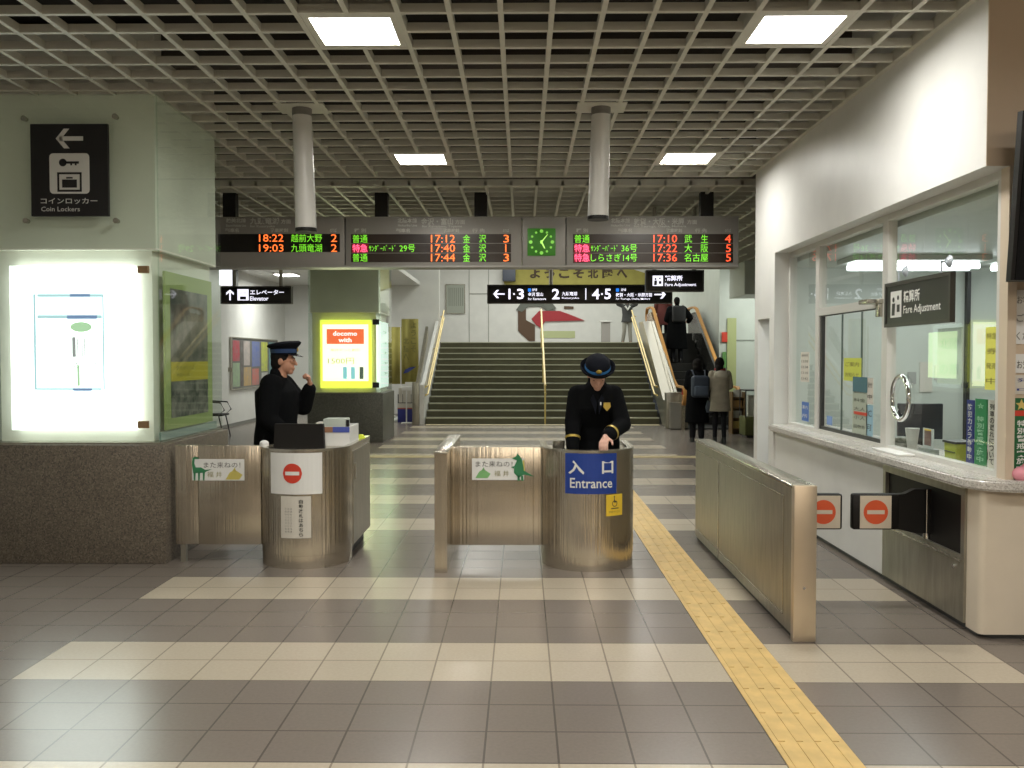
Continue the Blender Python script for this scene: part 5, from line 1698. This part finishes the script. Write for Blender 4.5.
m = MB(); m.sphere(atY(1023, 474, 5.10), (.06, .04, .045)); m.sphere(atY(1027, 468, 5.10), (.03, .03, .03)); o = m.build('pink_figurine', mat('pink_soft', (.75, .30, .36), .6)); o.location.z += .0; tag(o, 'soft pink ornament on the counter at the right edge', 'ornament')
m = MB(); m.cone(atY(905, 0, 10)[:], .01, atY(905, 1, 10)[:], .01); m.bm.free()


# ================================================================== PEOPLE
def remesh(mb, name, m, parent, voxel=.008, smooth=3):
    o = mb.build('tmp', m, None)
    r = o.modifiers.new('r', 'REMESH'); r.mode = 'VOXEL'; r.voxel_size = voxel; r.use_smooth_shade = True
    s_ = o.modifiers.new('s', 'SMOOTH'); s_.iterations = smooth; s_.factor = .5
    dg = bpy.context.evaluated_depsgraph_get()
    me = bpy.data.meshes.new_from_object(o.evaluated_get(dg))
    bpy.data.objects.remove(o)
    me.polygons.foreach_set('use_smooth', [True] * len(me.polygons))
    me.name = name
    me.materials.clear(); me.materials.append(m)
    n = bpy.data.objects.new(name, me)
    COL.objects.link(n)
    n.parent = parent
    return n


def hand(mb, wrist, d, nrm, side, curl=.5, s=1.):
    """d: direction wrist->fingers, nrm: palm facing direction, side: +1 if thumb lies toward d x nrm"""
    w_ = Vector(wrist); d = Vector(d).normalized(); nrm = Vector(nrm); nrm = (nrm - d * nrm.dot(d)).normalized()
    a = d.cross(nrm).normalized() * side        # toward the thumb
    mb.capsule(w_, .026 * s, w_ + d * .03 * s, .024 * s)
    for k in (-1.5, -.5, .5, 1.5):
        mb.capsule(w_ + d * .02 * s + a * (k * .011 * s), .014 * s, w_ + d * .088 * s + a * (k * .0185 * s), .0125 * s)
    for k, L in ((1.5, .072), (.5, .080), (-.5, .075), (-1.5, .060)):
        p = w_ + d * .088 * s + a * (k * .0185 * s)
        dirv = (d + a * (k * .05)).normalized()
        ang = 0
        for seg, fr in enumerate((.45, .32, .23)):
            ang += curl * (.7 if seg == 0 else 1.0)
            dd = dirv * math.cos(ang) + nrm * math.sin(ang)
            q_ = p + dd * (L * fr * s)
            mb.capsule(p, (.0095 - .0009 * seg) * s, q_, (.0088 - .001 * seg) * s, 10)
            p = q_
    p = w_ + d * .025 * s + a * .024 * s
    td = (d * .6 + a * .8 + nrm * .3).normalized()
    q_ = p + td * .04 * s; mb.capsule(p, .013 * s, q_, .011 * s, 10)
    td2 = (d * .85 + a * .25 + nrm * (.3 + .3 * curl)).normalized()
    mb.capsule(q_, .0105 * s, q_ + td2 * .032 * s, .009 * s, 10)


STD = dict(pelvis=(0, 0, .93), waist=(0, 0, 1.08), chest=(0, 0, 1.27), neck=(0, .01, 1.45), head=(0, -.015, 1.59),
           shL=(.175, 0, 1.39), elL=(.23, .03, 1.12), wrL=(.24, -.05, .87), shR=(-.175, 0, 1.39), elR=(-.23, .03, 1.12), wrR=(-.24, -.05, .87),
           hipL=(.09, 0, .90), knL=(.10, -.02, .50), anL=(.10, .02, .09), hipR=(-.09, 0, .90), knR=(-.10, -.02, .50), anR=(-.10, .02, .09))


def figure(label, loc, rotz, scale=1., J=None, headrot=(0, 0), handL=None, handR=None, body=SKIN, coatm=COATM, trous=TROUS, coat_to=.55, girth=1.,
           face=True, voxel=.008, hair='short', coat_fit=1., legs_m=None):
    j = dict(STD)
    j.update(J or {})
    j = {k: Vector(v) for k, v in j.items()}
    t = thing('person', label, 'person', loc, rotz=rotz)
    t.scale = (scale,) * 3
    H = Matrix.Translation(j['head']) @ Matrix.Rotation(headrot[1], 4, 'Z') @ Matrix.Rotation(headrot[0], 4, 'X')
    b = MB()
    # head
    b.sphere((0, .012, .03), (.074, .092, .098), H); b.sphere((0, -.02, -.035), (.058, .068, .075), H); b.sphere((0, -.055, -.088), (.030, .028, .024), H)
    b.sphere((0, -.075, .005), (.052, .02, .03), H)
    b.capsule(H @ Vector((0, -.088, .012)), .009, H @ Vector((0, -.106, -.022)), .0125, 10)
    b.sphere((0, -.086, -.055), (.024, .010, .008), H); b.sphere((0, -.083, -.066), (.022, .010, .008), H)
    b.sphere((.03, -.078, .028), (.02, .012, .006), H); b.sphere((-.03, -.078, .028), (.02, .012, .006), H)
    for q_ in (1, -1):
        b.sphere((q_ * .074, .012, -.005), (.010, .020, .032), H)
    b.capsule(j['neck'] - Vector((0, -.01, .06)), .062, H @ Vector((0, .015, -.06)), .052)
    # torso and limbs (under the clothes)
    c = j['chest']; wv = j['waist']; p = j['pelvis']
    b.capsule(c + Vector((.06, .01, .0)), .085, wv + Vector((.04, .0, 0)), .085); b.capsule(c + Vector((-.06, .01, .0)), .085, wv + Vector((-.04, .0, 0)), .085); b.capsule(wv, .10, p, .10)
    b.capsule(j['shL'], .045, j['shR'], .045)
    for s_ in 'LR':
        b.capsule(j['sh' + s_], .052, j['el' + s_], .040); b.capsule(j['el' + s_], .040, j['wr' + s_], .027)
        b.capsule(j['hip' + s_], .085, j['kn' + s_], .055); b.capsule(j['kn' + s_], .055, j['an' + s_], .038)
        an_ = j['an' + s_]
        b.capsule(an_, .038, an_ + Vector((0, -.13, -.045)), .03)
    if handL: hand(b, j['wrL'], *handL)
    if handR: hand(b, j['wrR'], *handR)
    bo_ = remesh(b, 'body', body, t, voxel if (handL or handR) else max(voxel, .01), 2)
    if face:
        for q_ in (1, -1):
            e = MB(); e.sphere((q_ * .03, -.083, .008), (.012, .008, .006), H, 12, 8); e.build('eye', EYEM, t, local=True)
    # coat
    g = girth
    m = MB()
    z = coat_to
    pc = p.lerp(Vector((p.x, p.y, 0)), .0)
    m.loft([(p.x, p.y + .005, z, .215 * g * coat_fit, .165 * g), (p.x, p.y, (z + p.z) / 2, .20 * g * coat_fit, .155 * g), (p.x, p.y, p.z + .02, .185 * g, .145 * g), (wv.x, wv.y, wv.z, .175 * g, .135 * g),
            (c.x, c.y, c.z - .03, .19 * g, .145 * g), (c.x, c.y + .005, c.z + .06, .20 * g, .140 * g), (c.x * .5 + j['neck'].x * .5, c.y * .5 + j['neck'].y * .5 + .005, j['neck'].z - .07, .155 * g, .11 * g), (j['neck'].x, j['neck'].y + .01, j['neck'].z - .01, .075, .075)], 28)
    for s_ in 'LR':
        m.capsule(j['sh' + s_], .075 * g, j['el' + s_], .062 * g); m.capsule(j['el' + s_], .062 * g, j['wr' + s_].lerp(j['el' + s_], .12), .047 * g)
        m.capsule(j['sh' + s_], .075 * g, c + Vector((0, .0, .06)), .10 * g)
    # collar
    m.capsule(j['neck'] + Vector((0, .015, -.02)), .075, j['neck'] + Vector((0, .015, .03)), .068)
    ct_ = remesh(m, 'coat', coatm, t, max(.010, voxel), 4)
    # trousers
    m = MB()
    for s_ in 'LR':
        m.capsule(j['hip' + s_] - Vector((0, 0, .04)), .095, j['kn' + s_], .072 if not legs_m else .056); m.capsule(j['kn' + s_], .072 if not legs_m else .056, j['an' + s_] + Vector((0, .0, .03)), .062 if not legs_m else .042)
    m.sphere(p - Vector((0, 0, .05)), (.15, .11, .1))
    remesh(m, 'trousers', trous, t, .012, 3)
    for s_ in 'LR':
        an_ = j['an' + s_]
        m = MB()
        m.loft([(an_.x, an_.y - .055, 0.0 + an_.z - .09, .046, .135), (an_.x, an_.y - .055, an_.z - .065, .048, .138), (an_.x, an_.y - .05, an_.z - .04, .043, .12), (an_.x, an_.y - .01, an_.z - .005, .042, .065), (an_.x, an_.y, an_.z + .03, .042, .05)], 20)
        m.build('shoe', SHOE, t, local=True)
    if hair == 'short':
        m = MB(); m.sphere((0, .022, .04), (.082, .096, .100), H); m.sphere((0, .05, -.02), (.070, .062, .075), H); remesh(m, 'hair', HAIR, t, .01, 2)
    elif hair == 'long':
        m = MB(); m.sphere((0, .018, .035), (.092, .108, .108), H); m.sphere((0, .055, -.04), (.085, .06, .10), H); m.capsule(H @ Vector((0, .09, -.06)), .06, H @ Vector((.01, .11, -.22)), .03); remesh(m, 'hair', HAIR, t, .01, 2)
    elif hair == 'bob':
        m = MB(); m.sphere((0, .02, .03), (.095, .105, .108), H); m.sphere((0, .04, -.05), (.092, .08, .08), H); remesh(m, 'hair', HAIR, t, .01, 2)
    return t, H, j


def officer_cap(t, H, cord=BANDM, badge=True):
    M_ = H @ Matrix.Translation((0, .005, .065)) @ Matrix.Rotation(R(-4), 4, 'X')
    m = MB(); m.loft([(0, 0, -.01, .090, .108), (0, 0, .045, .096, .114)], 32, M_); cp_ = m.build('cap', NAVY, t, local=True)
    m = MB(); m.loft([(0, 0, .004, .0925, .1105), (0, 0, .036, .0975, .1155)], 32, M_); m.build('cap_band', cord, cp_)
    m = MB(); m.loft([(0, 0, .044, .096, .114), (0, -.004, .066, .122, .140, R(-5)), (0, -.004, .078, .126, .146, R(-6)), (0, -.002, .092, .110, .128, R(-6)), (0, 0, .099, .05, .06, R(-6))], 36, M_); m.build('cap_crown', NAVY, cp_)
    m = MB()
    n = 14
    rows_ = []
    for k in range(4):
        u = k / 3
        row = []
        for i in range(n + 1):
            th_ = R(-62 + 124 * i / n)
            e = math.cos(th_ * 1.4)
            r0x, r0y = .092, .108
            ext = .058 * u * max(.05, e)
            row.append(m.bm.verts.new(M_ @ Vector(((r0x + ext * .5) * math.sin(th_), -(r0y + ext) * math.cos(th_), -.004 - .028 * u * max(.05, e) ))))
        rows_.append(row)
    for a_, b_ in zip(rows_, rows_[1:]):
        for i in range(n):
            m.bm.faces.new((a_[i], a_[i + 1], b_[i + 1], b_[i]))
    v = m.build('visor', mat('visor_gloss', (.008, .008, .01), .2), cp_)
    so = v.modifiers.new('t', 'SOLIDIFY'); so.thickness = .003
    if badge:
        m = MB(); m.sphere((0, -.119, .028), (.020, .006, .017), M_); m.build('cap_badge', GOLD, cp_)
    return cp_


# officer 1 : standing left, faces right, far hand raised to the chin
J1 = dict(pelvis=(0, .02, .94), waist=(0, .015, 1.08), chest=(0, .01, 1.27), head=(0, -.05, 1.585), neck=(0, -.01, 1.45),
          shL=(.17, -.0, 1.38), elL=(.15, -.175, 1.19), wrL=(.07, -.255, 1.365),
          shR=(-.19, .01, 1.39), elR=(-.25, .02, 1.11), wrR=(-.23, -.16, .96))
t1, H1, j1 = figure('person in long black coat and peaked cap by the left booth, fist at chin', (-2.07, 7.62, 0), R(90), 1.0, J1, (R(3), 0),
                    handL=((-.25, .05, 1), (-.3, 1, 0), -1, 1.25), handR=((0, -1, -.25), (.2, 0, -1), 1, .4), girth=1.24, coat_to=.42, voxel=.006, coat_fit=1.0)
officer_cap(t1, H1)

# officer 2 : in the entrance booth, bowed head, left hand on the rim
J2 = dict(hipL=(.09, .10, .90), hipR=(-.09, .10, .90), knL=(.10, .06, .50), knR=(-.10, .06, .50), anL=(.10, .08, .09), anR=(-.10, .08, .09),
          pelvis=(0, .08, .92), waist=(0, .05, 1.04), chest=(0, -.02, 1.235), neck=(0, -.085, 1.42), head=(.0, -.175, 1.475),
          shL=(.140, -.05, 1.31), elL=(.205, -.17, 1.08), wrL=(.045, -.42, 1.0),
          shR=(-.150, -.05, 1.31), elR=(-.19, -.08, 1.10), wrR=(-.20, -.20, .86))
t2, H2, j2 = figure('person in black coat and round hat bending over inside the entrance booth, hand on rim', (.605, 7.40, 0), 0, 1.0, J2, (R(34), 0),
                    handL=((-.30, -1, -.55), (0, -.3, -1), 1, .55), handR=((.1, -.5, -1), (.6, 0, 0), 1, .5), body=SKINL, girth=1.12, coat_to=.50, voxel=.006, coat_fit=.95)


def round_hat(t, H):
    M_ = H @ Matrix.Translation((0, .012, .062)) @ Matrix.Rotation(R(-3), 4, 'X')
    m = MB(); m.loft([(0, 0, -.02, .100, .116), (0, 0, .03, .101, .117), (0, 0, .065, .094, .108), (0, 0, .088, .072, .084), (0, 0, .098, .03, .035)], 32, M_); c = m.build('hat', NAVY, t, local=True)
    m = MB()
    prof = [(.101, .117, -.012), (.122, .138, -.016), (.136, .152, -.004), (.141, .157, .020), (.137, .153, .021), (.131, .147, .0), (.120, .136, -.009), (.101, .117, -.006)]
    rings = []
    for rx, ry, z in prof:
        rings.append([m.bm.verts.new(M_ @ Vector((rx * math.cos(a), ry * math.sin(a), z - .012 * math.cos(a) ** 2 * 0))) for a in [2 * math.pi * i / 36 for i in range(36)]])
    for k in range(len(rings)):
        A, B = rings[k], rings[(k + 1) % len(rings)]
        for i in range(36):
            m.bm.faces.new((A[i], A[(i + 1) % 36], B[(i + 1) % 36], B[i]))
    m.build('hat_brim', NAVY, c)
    m = MB(); m.loft([(0, 0, .004, .1035, .1195), (0, 0, .026, .1025, .1185)], 36, M_); m.build('hat_ribbon', BANDL, c)
    m = MB(); m.sphere((0, -.122, .036), (.024, .008, .019), M_); m.build('hat_badge', GOLD, c)


round_hat(t2, H2)
m = MB()
for k, (s_, f0) in enumerate((('L', .80), ('R', .80))):
    e = j2['el' + s_]; w_ = j2['wr' + s_]
    f0 = .66 if s_ == 'L' else .52
    a_ = e.lerp(w_, f0); b_ = e.lerp(w_, f0 + .07)
    m = MB(); m.cone(a_, .0635, b_, .0615, 24, False); m.build('cuff_stripe', GOLD, t2, local=True)
m = MB()
# chest emblem, shield shape
cx_, cz_ = .075, 1.225
m.prism([(cx_ - .026, cz_ + .030), (cx_ + .026, cz_ + .030), (cx_ + .030, cz_ - .004), (cx_, cz_ - .038), (cx_ - .030, cz_ - .004)], -.205, -.175, 'y')
m.build('chest_emblem', GOLD, t2, local=True)
m = MB(); m.box(cx_ - .055, -.20, cz_ + .010, cx_ - .045, -.18, cz_ + .035); m.build('pin', PAPERW, t2, local=True)
# collar lapels for both officers
for t_, zc, yc in ((t2, 1.26, -.190),):
    for q_ in (1, -1):
        m = MB(); m.prism([(q_ * .012, zc - .10), (q_ * .055, zc + .02), (q_ * .035, zc + .06), (q_ * .005, zc + .0)], yc - .004, yc + .03, 'y'); m.build('lapel', NAVY, t_, local=True)

# passenger in beige coat
J3 = dict(shL=(.15, 0, 1.34), shR=(-.15, 0, 1.34), elL=(.20, .0, 1.10), wrL=(.16, -.16, 1.05), elR=(-.20, .0, 1.10), wrR=(-.16, -.17, 1.05), neck=(0, .01, 1.40), head=(.0, -.01, 1.525), chest=(0, 0, 1.22),
          knL=(.08, -.02, .48), anL=(.09, .0, .09), knR=(-.07, .03, .48), anR=(-.07, .08, .09))
BEIGE = mat('beige_coat_cloth', (.30, .27, .20), .85, noise=.1, nscale=8)
p_ = atY(720, 440, 16.9)
t3, H3, j3 = figure('person with dark hair, red scarf and beige coat walking away toward the escalator', (p_.x, 16.95, 0), R(180), .97, J3, (0, R(-25)), body=SKINL, coatm=BEIGE, face=False, voxel=.012, hair='long', coat_to=.62,
                    handL=((0, -1, .1), (-1, 0, 0), 1, .6), handR=((0, -1, .1), (1, 0, 0), -1, .6), legs_m=True)
m = MB(); m.tube([(.085 * math.cos(i * math.pi / 8), .01 + .085 * math.sin(i * math.pi / 8), 1.42 + .012 * math.sin(i)) for i in range(16)], .030, 10, True); m.build('scarf', mat('dark_red_scarf', (.22, .02, .02), .8), t3, local=True)
m = MB(); m.sphere((0, .115, 1.33), (.14, .05, .085)); m.capsule((-.11, .05, 1.38), .03, (.11, .05, 1.38), .03); m.build('hood', mat('pale_hood', (.48, .45, .36), .85), t3, local=True)

# passenger with backpack
p_ = atY(698, 440, 17.1)
J4 = dict(J3); J4.update(head=(0, -.02, 1.50))
t4, H4, j4 = figure('person in dark coat with a backpack standing left of the beige coat', (p_.x, 17.2, 0), R(180), .97, J4, (R(8), 0), body=SKINL, face=False, voxel=.012, hair='bob', coat_to=.38,
                    handL=((0, -1, .1), (-1, 0, 0), 1, .6), handR=((0, -1, .1), (1, 0, 0), -1, .6), girth=1.12)
bp_ = thing('backpack', 'dark blue grey backpack worn by the person in the dark coat', 'backpack', (p_.x, 16.95, .85))
BPM = mat('backpack_cloth', (.028, .040, .060), .6)
m = MB(); yb1_ = 16.99
m.box(p_.x - .17, yb1_ - .16, .86, p_.x + .17, yb1_, 1.27, .06, 4); bdy = m.build('main_bag', BPM, bp_)
m = MB(); m.box(p_.x - .13, yb1_ - .21, .89, p_.x + .13, yb1_ - .15, 1.08, .03, 3); m.build('front_pocket', mat('backpack_pocket', (.05, .07, .10), .5), bp_)
for q_ in (1, -1):
    m = MB(); m.tube([(p_.x + q_ * .10, yb1_ - .03, 1.24), (p_.x + q_ * .12, yb1_ + .10, 1.37), (p_.x + q_ * .12, yb1_ + .24, 1.36)], .014, 8); m.build('strap', BPM, bp_)
# handbag of the beige coat person
hb = thing('shoulder_bag', 'dark blue shoulder bag hanging beside the beige coat', 'bag', (2.95, 16.9, .6))
a = atY(712, 405, 16.95)
m = MB(); m.loft([(a.x, 16.97, a.z - .14, .10, .055), (a.x, 16.97, a.z - .05, .12, .07), (a.x, 16.97, a.z + .08, .09, .05)], 20, power=.6); m.build('bag_body', mat('bag_dark_blue', (.03, .04, .055), .5), hb)
m = MB(); m.tube([(a.x - .06, 16.97, a.z + .06), (a.x - .02, 16.97, a.z + .35), (a.x + .04, 16.97, a.z + .40), (a.x + .07, 16.97, a.z + .06)], .01, 8); m.build('bag_strap', BLACKM, hb)

# escalator rider
J5 = dict(elR=(-.36, -.02, 1.18), wrR=(-.34, -.22, 1.08), elL=(.26, 0, 1.13), wrL=(.2, -.2, 1.1))
p_ = atY(677, 340, 23.4)
zf = (23.4 - EB) * ES + .19
t5, H5, j5 = figure('person in long black coat riding up the escalator with a backpack', (p_.x, 23.45, zf), R(180), .98, J5, (R(5), 0), body=SKINL, face=False, voxel=.014, hair='short', coat_to=.35, girth=1.35,
                    handL=((0, -1, 0), (-1, 0, 0), 1, .6), handR=((0, -1, 0), (1, 0, 0), -1, .6))
b2 = thing('backpack', 'black backpack with grey straps on the escalator rider', 'backpack', (p_.x, 23.2, zf + 1.2))
m = MB(); m.box(p_.x - .17, 23.05, zf + 1.02, p_.x + .17, 23.22, zf + 1.45, .06, 4); m.build('main_bag', mat('bag_black', (.012, .012, .014), .6), b2)
m = MB(); m.tube([(p_.x + .1, 23.16, zf + 1.43), (p_.x + .14, 23.35, zf + 1.47)], .015, 8); m.tube([(p_.x - .1, 23.16, zf + 1.43), (p_.x - .14, 23.35, zf + 1.47)], .015, 8); m.build('strap', BLACKF, b2)
# rider in front, mostly hidden (reddish)
p6 = atY(667.5, 320, 25.2)
J6 = dict(STD)
t6, H6, j6 = figure('person in a dull red coat near the top of the escalator, mostly hidden', (3.93, 25.15, 2.06), R(180), .90, None, (0, 0), body=SKINL, coatm=mat('dull_red_cloth', (.14, .035, .03), .85), face=False, voxel=.014, hair='bob', coat_to=.5)
# person on the landing, hands raised
J7 = dict(elL=(.34, -.02, 1.45), wrL=(.13, -.10, 1.58), elR=(-.34, -.02, 1.45), wrR=(-.13, -.10, 1.58), anL=(.13, -.02, .09), anR=(-.15, .05, .09))
p7 = atY(627, 340, 31)
GREYC = mat('dark_grey_jacket', (.05, .05, .05), .8)
t7, H7, j7 = figure('person in a dark jacket and pale trousers on the landing with arms raised', (p7.x, 31, 2.05), R(0), .95, J7, (0, 0), body=SKINL, coatm=GREYC, trous=mat('pale_trousers', (.30, .29, .25), .8), voxel=.014, coat_to=.80,
                    handL=((-.4, -.3, .8), (-1, 0, 0), 1, .6), handR=((.4, -.3, .8), (1, 0, 0), -1, .6))
m = MB(); m.tube([(-.09, -.16, 1.38), (0, -.17, 1.24), (.09, -.16, 1.38)], .035, 10); m.build('white_scarf', PAPERW, t7, local=True)
